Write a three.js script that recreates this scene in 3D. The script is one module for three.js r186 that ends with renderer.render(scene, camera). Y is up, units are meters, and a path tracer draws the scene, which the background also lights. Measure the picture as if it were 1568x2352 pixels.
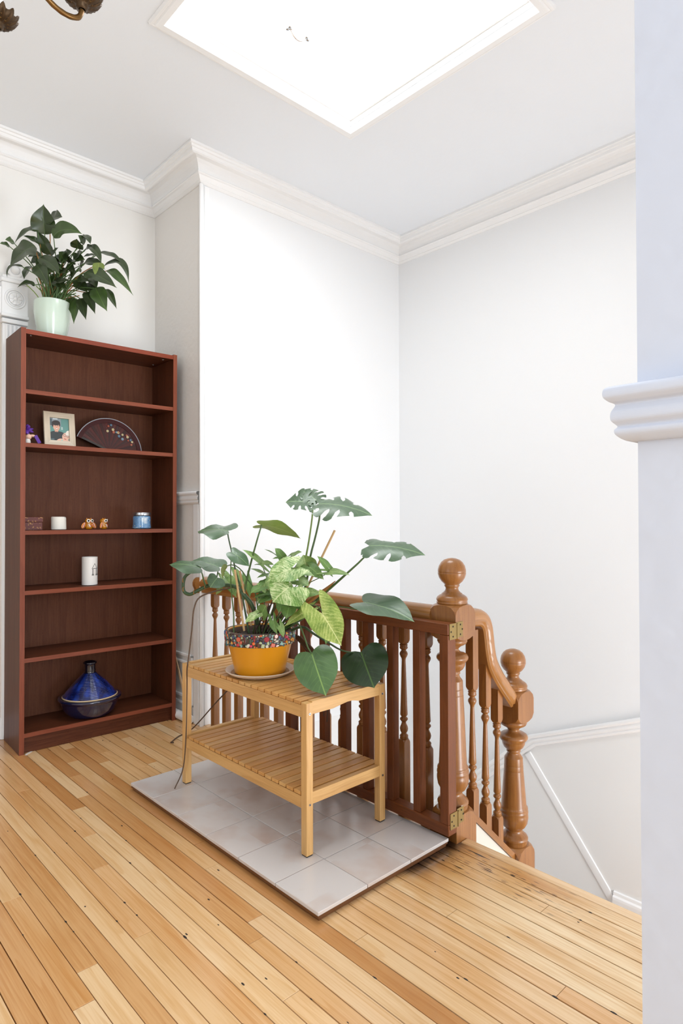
import * as THREE from 'three';
import { RoundedBoxGeometry } from 'three/addons/geometries/RoundedBoxGeometry.js';
import { RectAreaLightUniformsLib } from 'three/addons/lights/RectAreaLightUniformsLib.js';
import { mergeGeometries, mergeVertices, toCreasedNormals } from 'three/addons/utils/BufferGeometryUtils.js';
import { Brush, Evaluator, INTERSECTION } from 'three-bvh-csg';

// ---------------------------------------------------------------- camera, light, exposure
// Room axes: a runs from the camera towards the back wall, b towards the stairwell wall, h is height; V(a, b, h) is the point.
const V = (a, b, h) => new THREE.Vector3(b, h, -a);
const EYE = 1.118, FOCAL = 1441, YAW = 43.18, PITCH = 0.62, ROLL = -0.17, RAD = Math.PI / 180;
const scene = new THREE.Scene();
const camera = new THREE.PerspectiveCamera(2 * Math.atan(1176 / FOCAL) / RAD, 1568 / 2352, 0.05, 50);
camera.position.copy(V(0, 0, EYE));
camera.lookAt(V(Math.cos(YAW * RAD) * Math.cos(PITCH * RAD), Math.sin(YAW * RAD) * Math.cos(PITCH * RAD), EYE + Math.sin(PITCH * RAD)));
camera.rotateZ(ROLL * RAD);
camera.updateMatrixWorld(true);

RectAreaLightUniformsLib.init();
const renderer = new THREE.WebGLRenderer({ antialias: true });
renderer.toneMapping = THREE.LinearToneMapping;
renderer.toneMappingExposure = 1.33;
renderer.shadowMap.enabled = true;
renderer.shadowMap.type = THREE.PCFSoftShadowMap;
scene.background = new THREE.Color().setRGB(1.0, 1.1, 1.25);          // pale overcast sky beyond the window
function areaLight(color, intensity, w, h, pos, target) {
  const l = new THREE.RectAreaLight(color, intensity, w, h);
  l.position.copy(pos); scene.add(l); l.lookAt(target); return l;
}
const SKY_H = 3.107;                                                     // the skylight's pane
areaLight(new THREE.Color(0.93, 0.975, 1), 5.2, 0.95, 0.98, V(1.73, 1.673, SKY_H - 0.012), V(1.73, 1.673, 0));
areaLight(new THREE.Color(0.9, 0.955, 1.0), 8.5, 1.3, 1.7, V(-2.4, 0.0, 1.55), V(1, 0.0, 1.55));   // the tall window behind the camera
areaLight(new THREE.Color(0.82, 0.9, 1.0), 1.0, 1.1, 1.6, V(1.1, -1.6, 1.55), V(1.1, 1, 1.55));   // the side window
areaLight(new THREE.Color(0.93, 0.97, 1.0), 11.0, 1.0, 2.2, V(-1.15, 2.4, -0.4), V(1, 2.4, -0.4));   // the stairwell's window

// ---------------------------------------------------------------- helpers
let seed = 7;
const rnd = () => { seed = (seed * 1664525 + 1013904223) >>> 0; return seed / 4294967296; };
const rr = (lo, hi) => lo + (hi - lo) * rnd();
const clamp = (x, lo = 0, hi = 1) => Math.min(hi, Math.max(lo, x));
const smooth = (x) => { x = clamp(x); return x * x * (3 - 2 * x); };
const used = new Map();
function numbered(name) { const n = used.get(name) || 0; used.set(name, n + 1); return n ? name + '_' + String(n).padStart(3, '0') : name; }
function tag(o, label, category, group) { o.userData.label = label; o.userData.category = category; if (group) o.userData.group = group; return o; }
const bases = new WeakMap();
function thing(name, label, category, base, group) {                    // a Group at the thing's base; parts are written in room coordinates
  const o = new THREE.Group(); o.name = numbered(name); o.position.copy(base); scene.add(o);
  bases.set(o, base.clone()); tag(o, label, category, group); return o;
}
function mesh(name, g, m) { const o = new THREE.Mesh(g, m); o.name = name; o.castShadow = o.receiveShadow = true; return o; }
function part(parent, name, g, m, label) {
  const b = bases.get(parent) || new THREE.Vector3();
  if (b.lengthSq()) g.translate(-b.x, -b.y, -b.z);
  const o = mesh(name, g, m); bases.set(o, b); parent.add(o);
  if (label) o.userData.label = label;
  return o;
}
function struct(name, g, m, parent) {
  const o = mesh(name, g, m); (parent || scene).add(o); bases.set(o, new THREE.Vector3());
  if (!parent) o.userData.kind = 'structure';
  return o;
}
function structGroup(name) { const o = new THREE.Group(); o.name = name; o.userData.kind = 'structure'; scene.add(o); bases.set(o, new THREE.Vector3()); return o; }
const flat = (g) => (g.index ? g.toNonIndexed() : g);
const noUV1 = (g) => { const keep = ['position', 'normal', 'uv']; for (const k of Object.keys(g.attributes)) if (!keep.includes(k)) g.deleteAttribute(k); return g; };
const merge = (list) => mergeGeometries(list.map((g) => noUV1(g.index ? g.toNonIndexed() : g)), false);
// uv in metres, u along the grain axis
function uvBox(g, grain = 'x', ou = 0, ov = 0) {
  const p = g.attributes.position, n = g.attributes.normal, uv = new Float32Array(p.count * 2), k = { x: 0, y: 1, z: 2 }[grain];
  for (let i = 0; i < p.count; i++) {
    const c = [p.getX(i), p.getY(i), p.getZ(i)], m = [Math.abs(n.getX(i)), Math.abs(n.getY(i)), Math.abs(n.getZ(i))];
    const d = m[0] > m[1] && m[0] > m[2] ? 0 : m[1] > m[2] ? 1 : 2, rest = [0, 1, 2].filter((q) => q !== d);
    let u = rest.includes(k) ? k : rest[0], v = rest.find((q) => q !== u);
    const end = d === k ? 0.25 : 1;
    uv[2 * i] = c[u] * end + ou; uv[2 * i + 1] = c[v] * end + ov + (d === k ? 0.37 : 0);
  }
  g.setAttribute('uv', new THREE.BufferAttribute(uv, 2)); return g;
}
function box(a0, a1, b0, b1, h0, h1, r = 0, grain = 'z') {              // an upright block between room coordinates
  const w = b1 - b0, h = h1 - h0, d = a1 - a0;
  const g = r ? new RoundedBoxGeometry(w, h, d, 1, r) : flat(new THREE.BoxGeometry(w, h, d));
  g.translate((b0 + b1) / 2, (h0 + h1) / 2, -(a0 + a1) / 2);
  return uvBox(g, grain, rnd() * 3, rnd() * 3);
}
function lbox(x0, x1, y0, y1, z0, z1, r = 0, grain = 'x') {             // the same in a thing's own axes
  const g = r ? new RoundedBoxGeometry(x1 - x0, y1 - y0, z1 - z0, 1, r) : flat(new THREE.BoxGeometry(x1 - x0, y1 - y0, z1 - z0));
  g.translate((x0 + x1) / 2, (y0 + y1) / 2, (z0 + z1) / 2); return uvBox(g, grain, rnd() * 3, rnd() * 3);
}
function lathe(pts, at = new THREE.Vector3(), seg = 40) {               // pts: [radius, height]; uv in metres, u up the axis
  const g = new THREE.LatheGeometry(pts.map(([r, h]) => new THREE.Vector2(Math.max(r, 0.0004), h)), seg);
  const uv = g.attributes.uv, p = g.attributes.position;
  for (let i = 0; i < uv.count; i++) uv.setXY(i, p.getY(i), Math.round(uv.getX(i) * seg) / seg * 0.3);
  g.translate(at.x, at.y, at.z); return g;
}
function tube(points, r, seg = 24, sides = 8, taper) {                  // taper(t) scales the radius
  const c = new THREE.CatmullRomCurve3(points, false, 'centripetal'), g = new THREE.TubeGeometry(c, seg, r, sides, false);
  if (taper) { const p = g.attributes.position; for (let i = 0; i <= seg; i++) { const o = c.getPointAt(i / seg), s = taper(i / seg); for (let j = 0; j <= sides; j++) { const k = i * (sides + 1) + j; p.setXYZ(k, o.x + (p.getX(k) - o.x) * s, o.y + (p.getY(k) - o.y) * s, o.z + (p.getZ(k) - o.z) * s); } } }
  return g;
}
// a moulding: profile [[out, up]...] swept along a plan path [[a, b]...] whose room side is on the left when walking; mitred corners
function moulding(path, profile, h, closed = false) {
  const n = path.length, P = path.map(([a, b]) => new THREE.Vector2(a, b)), out = [];
  const dir = (i) => P[(i + 1) % n].clone().sub(P[i]).normalize(), left = (d) => new THREE.Vector2(d.y, -d.x);
  for (let i = 0; i < n; i++) {
    const d0 = i || closed ? dir((i + n - 1) % n) : dir(0), d1 = i < n - 1 || closed ? dir(i) : dir(n - 2), l0 = left(d0), l1 = left(d1);
    out.push(l0.clone().add(l1).divideScalar(1 + l0.dot(l1)));
  }
  const pos = [], quad = (A, B, C, D) => pos.push(...A, ...B, ...C, ...A, ...C, ...D);
  const pt = (i, j) => { const q = P[i], o = out[i], [x, y] = profile[j]; return V(q.x + o.x * x, q.y + o.y * x, h + y).toArray(); };
  for (let i = 0; i < (closed ? n : n - 1); i++) for (let j = 0; j < profile.length - 1; j++) { const k = (i + 1) % n; quad(pt(i, j), pt(k, j), pt(k, j + 1), pt(i, j + 1)); }
  const g = new THREE.BufferGeometry(); g.setAttribute('position', new THREE.Float32BufferAttribute(pos, 3)); g.computeVertexNormals();
  return uvBox(g, 'x');
}
// a profile rounded off by a spline
const rounded = (prof, n) => new THREE.CatmullRomCurve3(prof.map(([x, y]) => new THREE.Vector3(x, y, 0)), false, 'centripetal').getPoints(n).map((p) => [p.x, p.y]);
// a closed section [[s, t]...] swept along a path of points with a fixed side vector
function sweep(points, section, side, smoothPath = 0) {
  const pts = smoothPath ? new THREE.CatmullRomCurve3(points, false, 'centripetal').getSpacedPoints(smoothPath) : points, n = pts.length, m = section.length, pos = [], uv = [];
  const s0 = new THREE.Vector3().crossVectors(side, pts[1].clone().sub(pts[0])).y < -1e-6 ? -1 : 1;
  const rings = pts.map((p, i) => {
    const t = pts[Math.min(i + 1, n - 1)].clone().sub(pts[Math.max(i - 1, 0)]).normalize(), up = new THREE.Vector3().crossVectors(side, t).normalize().multiplyScalar(s0);
    return section.map(([s, q]) => p.clone().addScaledVector(side, s).addScaledVector(up, q));
  });
  let L = 0; const tri = (A, B, C, u) => { pos.push(...A.toArray(), ...B.toArray(), ...C.toArray()); uv.push(...u); };
  for (let i = 0; i < n - 1; i++) {
    const l = pts[i].distanceTo(pts[i + 1]);
    for (let j = 0; j < m; j++) { const k = (j + 1) % m, v0 = j * 0.012, v1 = (j + 1) * 0.012;
      tri(rings[i][j], rings[i + 1][j], rings[i + 1][k], [L, v0, L + l, v0, L + l, v1]); tri(rings[i][j], rings[i + 1][k], rings[i][k], [L, v0, L + l, v1, L, v1]); }
    L += l;
  }
  for (const e of [0, n - 1]) { const c = rings[e].reduce((s, q) => s.add(q), new THREE.Vector3()).divideScalar(m); for (let j = 0; j < m; j++) { const k = (j + 1) % m; e ? tri(rings[e][j], c, rings[e][k], [0, 0, 0.02, 0.02, 0, 0.02]) : tri(rings[e][k], c, rings[e][j], [0, 0, 0.02, 0.02, 0, 0.02]); } }
  const g = new THREE.BufferGeometry(); g.setAttribute('position', new THREE.Float32BufferAttribute(pos, 3)); g.setAttribute('uv', new THREE.Float32BufferAttribute(uv, 2));
  return toCreasedNormals(g, 0.7);
}
// flat outlines with a thickness, standing in a plane: to(x, y, z) places the local point
function slab(pts, depth, bevel = 0) {
  const s = new THREE.Shape(pts.map(([x, y]) => new THREE.Vector2(x, y)));
  return new THREE.ExtrudeGeometry(s, { depth, bevelEnabled: bevel > 0, bevelSize: bevel, bevelThickness: bevel, bevelSegments: 1, curveSegments: 10 });
}
function warp(g, f) { const p = g.attributes.position, v = new THREE.Vector3(); for (let i = 0; i < p.count; i++) { v.fromBufferAttribute(p, i); const q = f(v); p.setXYZ(i, q.x, q.y, q.z); } g.computeVertexNormals(); return g; }
// a point given by where it is seen from the photograph's viewpoint and its distance in front of it
const mw = camera.matrixWorld.elements, CR = new THREE.Vector3(mw[0], mw[1], mw[2]), CU = new THREE.Vector3(mw[4], mw[5], mw[6]), CF = new THREE.Vector3(-mw[8], -mw[9], -mw[10]);
const at = (px, py, z) => camera.position.clone().addScaledVector(CR, (px - 784) / FOCAL * z).addScaledVector(CU, -(py - 1176) / FOCAL * z).addScaledVector(CF, z);

// ---------------------------------------------------------------- computed textures
function hash(x, y, s) { let h = (x * 374761393 + y * 668265263 + s * 974634777) | 0; h = Math.imul(h ^ (h >>> 13), 1274126177); return ((h ^ (h >>> 16)) >>> 0) / 4294967296; }
function noise(x, y, px, py, s) {                                      // value noise with periods px, py
  const xi = Math.floor(x), yi = Math.floor(y), fx = x - xi, fy = y - yi, u = fx * fx * (3 - 2 * fx), v = fy * fy * (3 - 2 * fy), w = (q, p) => ((q % p) + p) % p;
  const a = hash(w(xi, px), w(yi, py), s), b = hash(w(xi + 1, px), w(yi, py), s), c = hash(w(xi, px), w(yi + 1, py), s), d = hash(w(xi + 1, px), w(yi + 1, py), s);
  return (a + (b - a) * u) * (1 - v) + (c + (d - c) * u) * v;
}
function fbm(x, y, px, py, s, oct = 3) { let t = 0, a = 0.5, n = 0; for (let i = 0; i < oct; i++) { t += a * noise(x, y, px, py, s + i * 17); n += a; a *= 0.5; x *= 2; y *= 2; px *= 2; py *= 2; } return t / n; }
function dataTex(w, h, f, srgb = true) {
  const d = new Uint8Array(w * h * 4);
  for (let y = 0; y < h; y++) for (let x = 0; x < w; x++) { const c = f(x / w, y / h), k = (y * w + x) * 4; d[k] = clamp(c[0]) * 255; d[k + 1] = clamp(c[1]) * 255; d[k + 2] = clamp(c[2]) * 255; d[k + 3] = 255; }
  const t = new THREE.DataTexture(d, w, h); t.wrapS = t.wrapT = THREE.RepeatWrapping; t.magFilter = THREE.LinearFilter; t.minFilter = THREE.LinearMipmapLinearFilter; t.generateMipmaps = true; t.needsUpdate = true;
  if (srgb) t.colorSpace = THREE.SRGBColorSpace; return t;
}
const hex = (s) => [1, 3, 5].map((i) => parseInt(s.slice(i, i + 2), 16) / 255);
const mix3 = (A, B, t) => A.map((v, i) => v + (B[i] - v) * t);
// wood grain: u runs len metres along the grain, v wid metres across
function woodTex(light, dark, o = {}) {
  const { w = 1024, h = 256, rings = 7, fine = 1, wave = 0.5, blotch = 0.3, pores = 0, s = 1, len = 1.2, wid = 0.3 } = o, L = hex(light), D = hex(dark);
  const t = dataTex(w, h, (u, v) => {
    const wv = fbm(u * 3, v * 3, 3, 3, s, 3) - 0.5, wv2 = fbm(u * 2, v * 8, 2, 8, s + 9, 2) - 0.5;
    const r = (v * rings + wv * wave * rings * 0.5 + wv2 * wave * 1.5), q = r - Math.floor(r), ring = Math.pow(q, 2.2) * (1 - smooth((q - 0.92) / 0.08));
    const f1 = fbm(u * 12, v * 90, 12, 90, s + 3, 2), f2 = fbm(u * 40, v * 220, 40, 220, s + 5, 1), bl = fbm(u * 4, v * 2, 4, 2, s + 11, 3);
    let k = ring * 0.42 + (f1 - 0.5) * 0.75 * fine + (f2 - 0.5) * 0.3 * fine + (bl - 0.5) * 2 * blotch + 0.18;
    if (pores) { const po = noise(u * 160, v * 256, 160, 256, s + 21); if (po > 1 - 0.12 * pores) k += 0.5; }
    return mix3(L, D, clamp(k));
  });
  t.repeat.set(1 / len, 1 / wid); return t;
}
function wood(light, dark, rough, o = {}) {
  const m = new THREE.MeshPhysicalMaterial({ map: woodTex(light, dark, o), roughness: rough });
  if (o.spec) m.specularIntensity = o.spec;
  if (o.coat) { m.clearcoat = o.coat; m.clearcoatRoughness = o.coatRough ?? 0.2; }
  return m;
}
function tinted(m, c) { const q = m.clone(); q.color = new THREE.Color(c); return q; }
const plain = (c, rough = 0.6, o = {}) => new THREE.MeshPhysicalMaterial({ color: new THREE.Color(c), roughness: rough, ...o });
const paintBump = dataTex(512, 512, (u, v) => { const k = fbm(u * 40, v * 40, 40, 40, 5, 4) * 0.7 + fbm(u * 6, v * 6, 6, 6, 9, 2) * 0.3; return [k, k, k]; }, false); paintBump.repeat.set(1, 1);
function paint(c, rough = 0.55, bump = 0.0008) { return new THREE.MeshStandardMaterial({ color: new THREE.Color(c), roughness: rough, bumpMap: paintBump, bumpScale: bump }); }
const M = {
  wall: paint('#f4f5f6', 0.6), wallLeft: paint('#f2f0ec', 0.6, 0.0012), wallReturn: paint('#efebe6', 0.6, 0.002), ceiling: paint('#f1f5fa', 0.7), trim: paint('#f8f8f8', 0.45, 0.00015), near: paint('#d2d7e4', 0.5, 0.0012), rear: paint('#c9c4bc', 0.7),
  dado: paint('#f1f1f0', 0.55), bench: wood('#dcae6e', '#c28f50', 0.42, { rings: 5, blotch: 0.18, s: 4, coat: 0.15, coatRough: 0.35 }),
  cherry: wood('#5f3420', '#452011', 0.45, { rings: 3, fine: 1.2, wave: 0.25, blotch: 0.15, pores: 0.6, s: 8, spec: 0.5, coat: 0.06, coatRough: 0.3 }), cherryEdge: wood('#8a4a34', '#743a27', 0.4, { rings: 4, blotch: 0.1, s: 14, spec: 0.6 }), cherryBack: wood('#6e412b', '#58301d', 0.5, { rings: 4, fine: 1.0, wave: 0.5, blotch: 0.2, pores: 0.8, s: 19, spec: 0.5, len: 1.2, wid: 0.4 }),
  oak: wood('#a06a34', '#7b4a1d', 0.34, { rings: 4, fine: 0.8, blotch: 0.25, pores: 0.5, s: 25, coat: 0.3, coatRough: 0.18 }), oakRail: wood('#ae7740', '#8c5d2a', 0.32, { rings: 3, fine: 0.7, blotch: 0.2, s: 28, coat: 0.5, coatRough: 0.16 }), gate: wood('#7c4420', '#5e3012', 0.45, { rings: 3, fine: 0.9, blotch: 0.25, pores: 0.5, s: 31, spec: 0.6, coat: 0.1, coatRough: 0.3 }),
  brass: plain('#8a7548', 0.5, { metalness: 0.75 }), bronze: plain('#7a5a33', 0.36, { metalness: 0.85 }), bronzeDark: plain('#4d3a26', 0.45, { metalness: 0.7 }), steel: plain('#c9ccd0', 0.25, { metalness: 0.95 }), dark: plain('#17120e', 0.8),
};
// ---------------------------------------------------------------- the setting: walls, ceiling, skylight
const CEIL = 3.072, A_BACK = 3.54, A_STAIR = 3.002, B_RET = 1.775, B_RIGHT = 3.39, A_NEAR = 0.323, B_NEAR = 0.82;
struct('wall_back', box(A_BACK, A_BACK + 0.15, -1.75, B_RET + 0.02, -0.1, 3.3), M.wallLeft);
struct('wall_return', box(A_STAIR + 0.002, A_BACK + 0.15, B_RET, B_RET + 0.06, -0.1, 3.3), M.wallReturn);
struct('wall_stair', box(A_STAIR, A_STAIR + 0.2, B_RET + 0.0005, B_RIGHT + 0.15, -3.0, 3.3), M.wall);
struct('wall_right', box(-1.35, A_STAIR + 0.2, B_RIGHT, B_RIGHT + 0.15, -3.0, 3.3), M.wall);
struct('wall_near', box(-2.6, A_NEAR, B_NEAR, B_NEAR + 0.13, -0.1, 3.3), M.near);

// the wall under the landing, on the stairwell's side
struct('wall_stairwell', box(-1.2, A_STAIR, 1.66, 1.808, -3.0, -0.03), M.wall);
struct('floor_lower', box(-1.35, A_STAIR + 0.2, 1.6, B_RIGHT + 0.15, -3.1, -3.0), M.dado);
// two walls behind the photographer with a window each
function wallWithHole(name, along, across0, across1, lo, hi, w0, w1, s0, s1, mat, bottom = -0.1) {
  const sh = new THREE.Shape([[lo, bottom], [hi, bottom], [hi, 3.3], [lo, 3.3]].map(([x, y]) => new THREE.Vector2(x, y)));
  sh.holes.push(new THREE.Path([[w0, s0], [w1, s0], [w1, s1], [w0, s1]].map(([x, y]) => new THREE.Vector2(x, y))));
  const g = new THREE.ExtrudeGeometry(sh, { depth: across1 - across0, bevelEnabled: false });
  warp(g, (v) => (along === 'b' ? V(across0 + v.z, v.x, v.y) : V(v.x, across0 + v.z, v.y)));
  struct(name, uvBox(g), mat);
}
wallWithHole('wall_rear', 'b', -2.65, -2.5, -1.75, B_NEAR + 0.05, -0.7, 0.7, 0.65, 2.45, M.rear);
wallWithHole('wall_far_side', 'b', -1.35, -1.2, B_NEAR + 0.1, B_RIGHT + 0.15, 1.9, 2.9, -1.5, 0.7, M.wall, -3.0);
wallWithHole('wall_left', 'a', -1.85, -1.7, -2.65, A_BACK + 0.1, 0.5, 1.7, 0.7, 2.4, M.rear);
const glass = new THREE.MeshPhysicalMaterial({ color: 0xffffff, transmission: 1, thickness: 0, roughness: 0.02, ior: 1.5 });
function windowFrame(name, along, across, lo, hi, s0, s1) {
  const w = structGroup(name), bars = [[lo, lo + 0.05, s0, s1], [hi - 0.05, hi, s0, s1], [lo, hi, s0, s0 + 0.05], [lo, hi, s1 - 0.05, s1], [lo, hi, (s0 + s1) / 2 - 0.02, (s0 + s1) / 2 + 0.02]];
  const B = (x0, x1, y0, y1, t0, t1) => (along === 'b' ? box(across + t0, across + t1, x0, x1, y0, y1) : box(x0, x1, across + t0, across + t1, y0, y1));
  struct('window_frame', merge(bars.map(([x0, x1, y0, y1]) => B(x0, x1, y0, y1, 0.03, 0.08))), M.trim, w);
  struct('pane', B(lo + 0.04, hi - 0.04, s0 + 0.04, s1 - 0.04, 0.052, 0.056), glass, w);
  return w;
}
windowFrame('window_2', 'b', -2.65, -0.7, 0.7, 0.65, 2.45);
windowFrame('window_4', 'b', -1.35, 1.9, 2.9, -1.5, 0.7);
windowFrame('window_3', 'a', -1.85, 0.5, 1.7, 0.7, 2.4);
// ceiling with the skylight's opening
const SK = { a0: 1.2165, a1: 2.2435, b0: 1.17, b1: 2.1755 };
{
  const sh = new THREE.Shape([[-2.65, -1.85], [3.65, -1.85], [3.65, 3.5], [-2.65, 3.5]].map(([x, y]) => new THREE.Vector2(x, y)));
  sh.holes.push(new THREE.Path([[SK.a0, SK.b0], [SK.a1, SK.b0], [SK.a1, SK.b1], [SK.a0, SK.b1]].map(([x, y]) => new THREE.Vector2(x, y))));
  const g = new THREE.ExtrudeGeometry(sh, { depth: 0.2, bevelEnabled: false }); warp(g, (v) => V(v.x, v.y, CEIL + v.z));
  struct('ceiling', uvBox(g), M.ceiling);
}
{
  const w = structGroup('window_1');
  const ring = [[SK.a0, SK.b0], [SK.a0, SK.b1], [SK.a1, SK.b1], [SK.a1, SK.b0]];
  // casing round the opening: walking with the ceiling on the left
  struct('casing', moulding([...ring].reverse(), [[0.0, 0.001], [0.0, -0.014], [0.006, -0.02], [0.03, -0.02], [0.034, -0.014], [0.038, -0.016], [0.046, -0.014], [0.05, -0.004], [0.05, 0.001]], CEIL, true), M.trim, w);
  const inner = (d) => [[SK.a0 + d, SK.b0 + d], [SK.a0 + d, SK.b1 - d], [SK.a1 - d, SK.b1 - d], [SK.a1 - d, SK.b0 + d]];
  struct('inner_frame', moulding(inner(0), [[-0.002, 0.012], [0.012, 0.012], [0.014, 0.016], [0.014, 0.028], [0.026, 0.028], [0.026, 0.04], [-0.002, 0.04]], CEIL, true), M.trim, w);
  const glow = new THREE.MeshStandardMaterial({ color: 0xffffff, emissive: new THREE.Color(1, 0.99, 0.98), emissiveIntensity: 1.6, roughness: 0.9 });
  struct('pane', box(SK.a0 + 0.01, SK.a1 - 0.01, SK.b0 + 0.01, SK.b1 - 0.01, SKY_H, SKY_H + 0.02), glow, w);
  struct('roof_hatch', box(SK.a0 - 0.02, SK.a1 + 0.02, SK.b0 - 0.02, SK.b1 + 0.02, SKY_H + 0.02, 3.3), M.ceiling, w);
  // bow handle with two rosettes under the pane
  const h = SKY_H - 0.014, hp = [at(665, 63, 2.6), at(703, 87, 2.6)].map((p) => { const q = p.clone(); const k = (h - EYE) / (p.y - EYE); return new THREE.Vector3(p.x * k, h, p.z * k); });
  const knob = (p) => merge([...[0, 1, 2].map((i) => new THREE.SphereGeometry(0.008, 10, 8).scale(1, 0.7, 1).translate(p.x + 0.009 * Math.cos(i * 2.1), h - 0.005, p.z + 0.009 * Math.sin(i * 2.1)))]);
  const mid = hp[0].clone().lerp(hp[1], 0.5); mid.y -= 0.03;
  const pull = struct('handle', tube([hp[0], hp[0].clone().lerp(mid, 0.55).add(new THREE.Vector3(0, -0.008, 0)), mid, hp[1].clone().lerp(mid, 0.55).add(new THREE.Vector3(0, -0.008, 0)), hp[1]], 0.0042, 20, 8), plain('#cfc3bb', 0.3, { metalness: 0.6 }), w);
  for (const p of hp) struct('rosette', knob(p), M.steel, pull);
}
// crown moulding round the room: [out, up] from the ceiling line
const crown = [[0.0, 0.0], [0.147, 0.0], [0.147, -0.012], [0.14, -0.014], [0.136, -0.024], [0.13, -0.026], [0.126, -0.04], [0.118, -0.044], [0.112, -0.044], [0.108, -0.03], [0.085, -0.024], [0.066, -0.03], [0.054, -0.044], [0.045, -0.062], [0.04, -0.078], [0.044, -0.08], [0.046, -0.086], [0.042, -0.09], [0.034, -0.093], [0.027, -0.103], [0.018, -0.113], [0.019, -0.116], [0.012, -0.122], [0.006, -0.126], [0.0, -0.126]];
struct('trim_1', moulding([[A_BACK, -1.7], [A_BACK, B_RET], [A_STAIR, B_RET], [A_STAIR, B_RIGHT], [-1.2, B_RIGHT]].reverse(), crown, CEIL), M.trim);
// corner bead and flat strip down the outer corner
struct('trim_2', merge([lathe([[0.011, 0.0], [0.011, 2.946]], V(A_STAIR - 0.002, B_RET - 0.002, 0), 16), box(A_STAIR - 0.006, A_STAIR + 0.002, B_RET + 0.018, B_RET + 0.048, 0, 2.94, 0.002)]), M.trim);
// chair rails
const railProf = [[0, 0.034], [0.022, 0.036], [0.03, 0.032], [0.031, 0.022], [0.026, 0.016], [0.02, 0.012], [0.024, 0.002], [0.024, -0.008], [0.018, -0.016], [0.021, -0.02], [0.02, -0.026], [0.01, -0.034], [0.0, -0.035]];
struct('trim_3', moulding([[A_STAIR - 0.001, B_RET], [A_BACK, B_RET]], rounded(railProf, 40), 1.235), M.trim);
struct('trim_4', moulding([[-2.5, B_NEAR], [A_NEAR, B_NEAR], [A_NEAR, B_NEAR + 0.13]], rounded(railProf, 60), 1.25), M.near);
// the rail that follows the stairs on the right wall
{
  const path = [V(-1.2, B_RIGHT, 1.05), V(1.357, B_RIGHT, 0.03), V(1.951, B_RIGHT, -0.199), V(2.426, B_RIGHT, -0.609), V(A_STAIR, B_RIGHT, -1.105)];
  const side = new THREE.Vector3(-1, 0, 0), sec = rounded(railProf, 36).map(([o, u]) => [o, u]);
  struct('trim_5', sweep(path, sec, side), M.trim);
  // diagonal cover strip and skirting below it
  struct('trim_6', sweep([V(1.987, B_RIGHT, -0.285), V(1.478, B_RIGHT, -0.948)], [[0, -0.022], [0.01, -0.02], [0.012, 0], [0.01, 0.02], [0, 0.022]], side), M.trim);
  struct('trim_7', moulding([[1.478, B_RIGHT], [-1.2, B_RIGHT]].reverse(), [[0, 0.14], [0.012, 0.135], [0.014, 0.12], [0.022, 0.112], [0.024, 0.1], [0.024, -0.03]], -1.022), M.trim);
  // painted dado below the rail
  const poly = [[-1.2, -2.95], [A_STAIR, -2.95], [A_STAIR, -1.105], [2.426, -0.609], [1.951, -0.199], [1.357, 0.03], [-1.2, 1.05]];
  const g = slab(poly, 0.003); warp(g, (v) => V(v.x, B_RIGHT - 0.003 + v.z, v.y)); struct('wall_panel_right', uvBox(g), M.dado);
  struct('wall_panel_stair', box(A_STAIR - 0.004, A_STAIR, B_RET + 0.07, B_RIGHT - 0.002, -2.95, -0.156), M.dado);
}
// panelled dado and skirting at the foot of the return wall
{
  const prof = [[0, 0], [0.004, 0.0], [0.009, 0.006], [0.005, 0.012], [0.006, 0.02], [0, 0.022]], frame = [];
  const rect = (a0, a1, h0, h1) => { for (const [p, q] of [[[a0, h0], [a1, h0]], [[a1, h0], [a1, h1]], [[a1, h1], [a0, h1]], [[a0, h1], [a0, h0]]]) frame.push(box(Math.min(p[0], q[0]) - 0.008, Math.max(p[0], q[0]) + 0.008, B_RET - 0.012, B_RET + 0.001, Math.min(p[1], q[1]) - 0.008, Math.max(p[1], q[1]) + 0.008, 0.004)); };
  rect(3.09, 3.45, 0.09, 0.36); rect(3.13, 3.41, 0.13, 0.32);
  const w = structGroup('trim_8'); struct('panel_moulding', merge(frame), M.trim, w); struct('pilaster_strip', box(3.015, 3.07, B_RET - 0.012, B_RET + 0.001, 0.0, 1.2, 0.003), M.trim, w);
  struct('baseboard_return', merge([new THREE.CylinderGeometry(0.024, 0.024, 0.4, 16).rotateX(Math.PI / 2).translate(B_RET - 0.03, 0.026, -3.27)].map((g) => uvBox(g.toNonIndexed()))), M.trim);
  struct('baseboard_back', box(A_BACK - 0.02, A_BACK, 0.4, 1.7, 0.0, 0.11, 0.004), M.trim);
}
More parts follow.
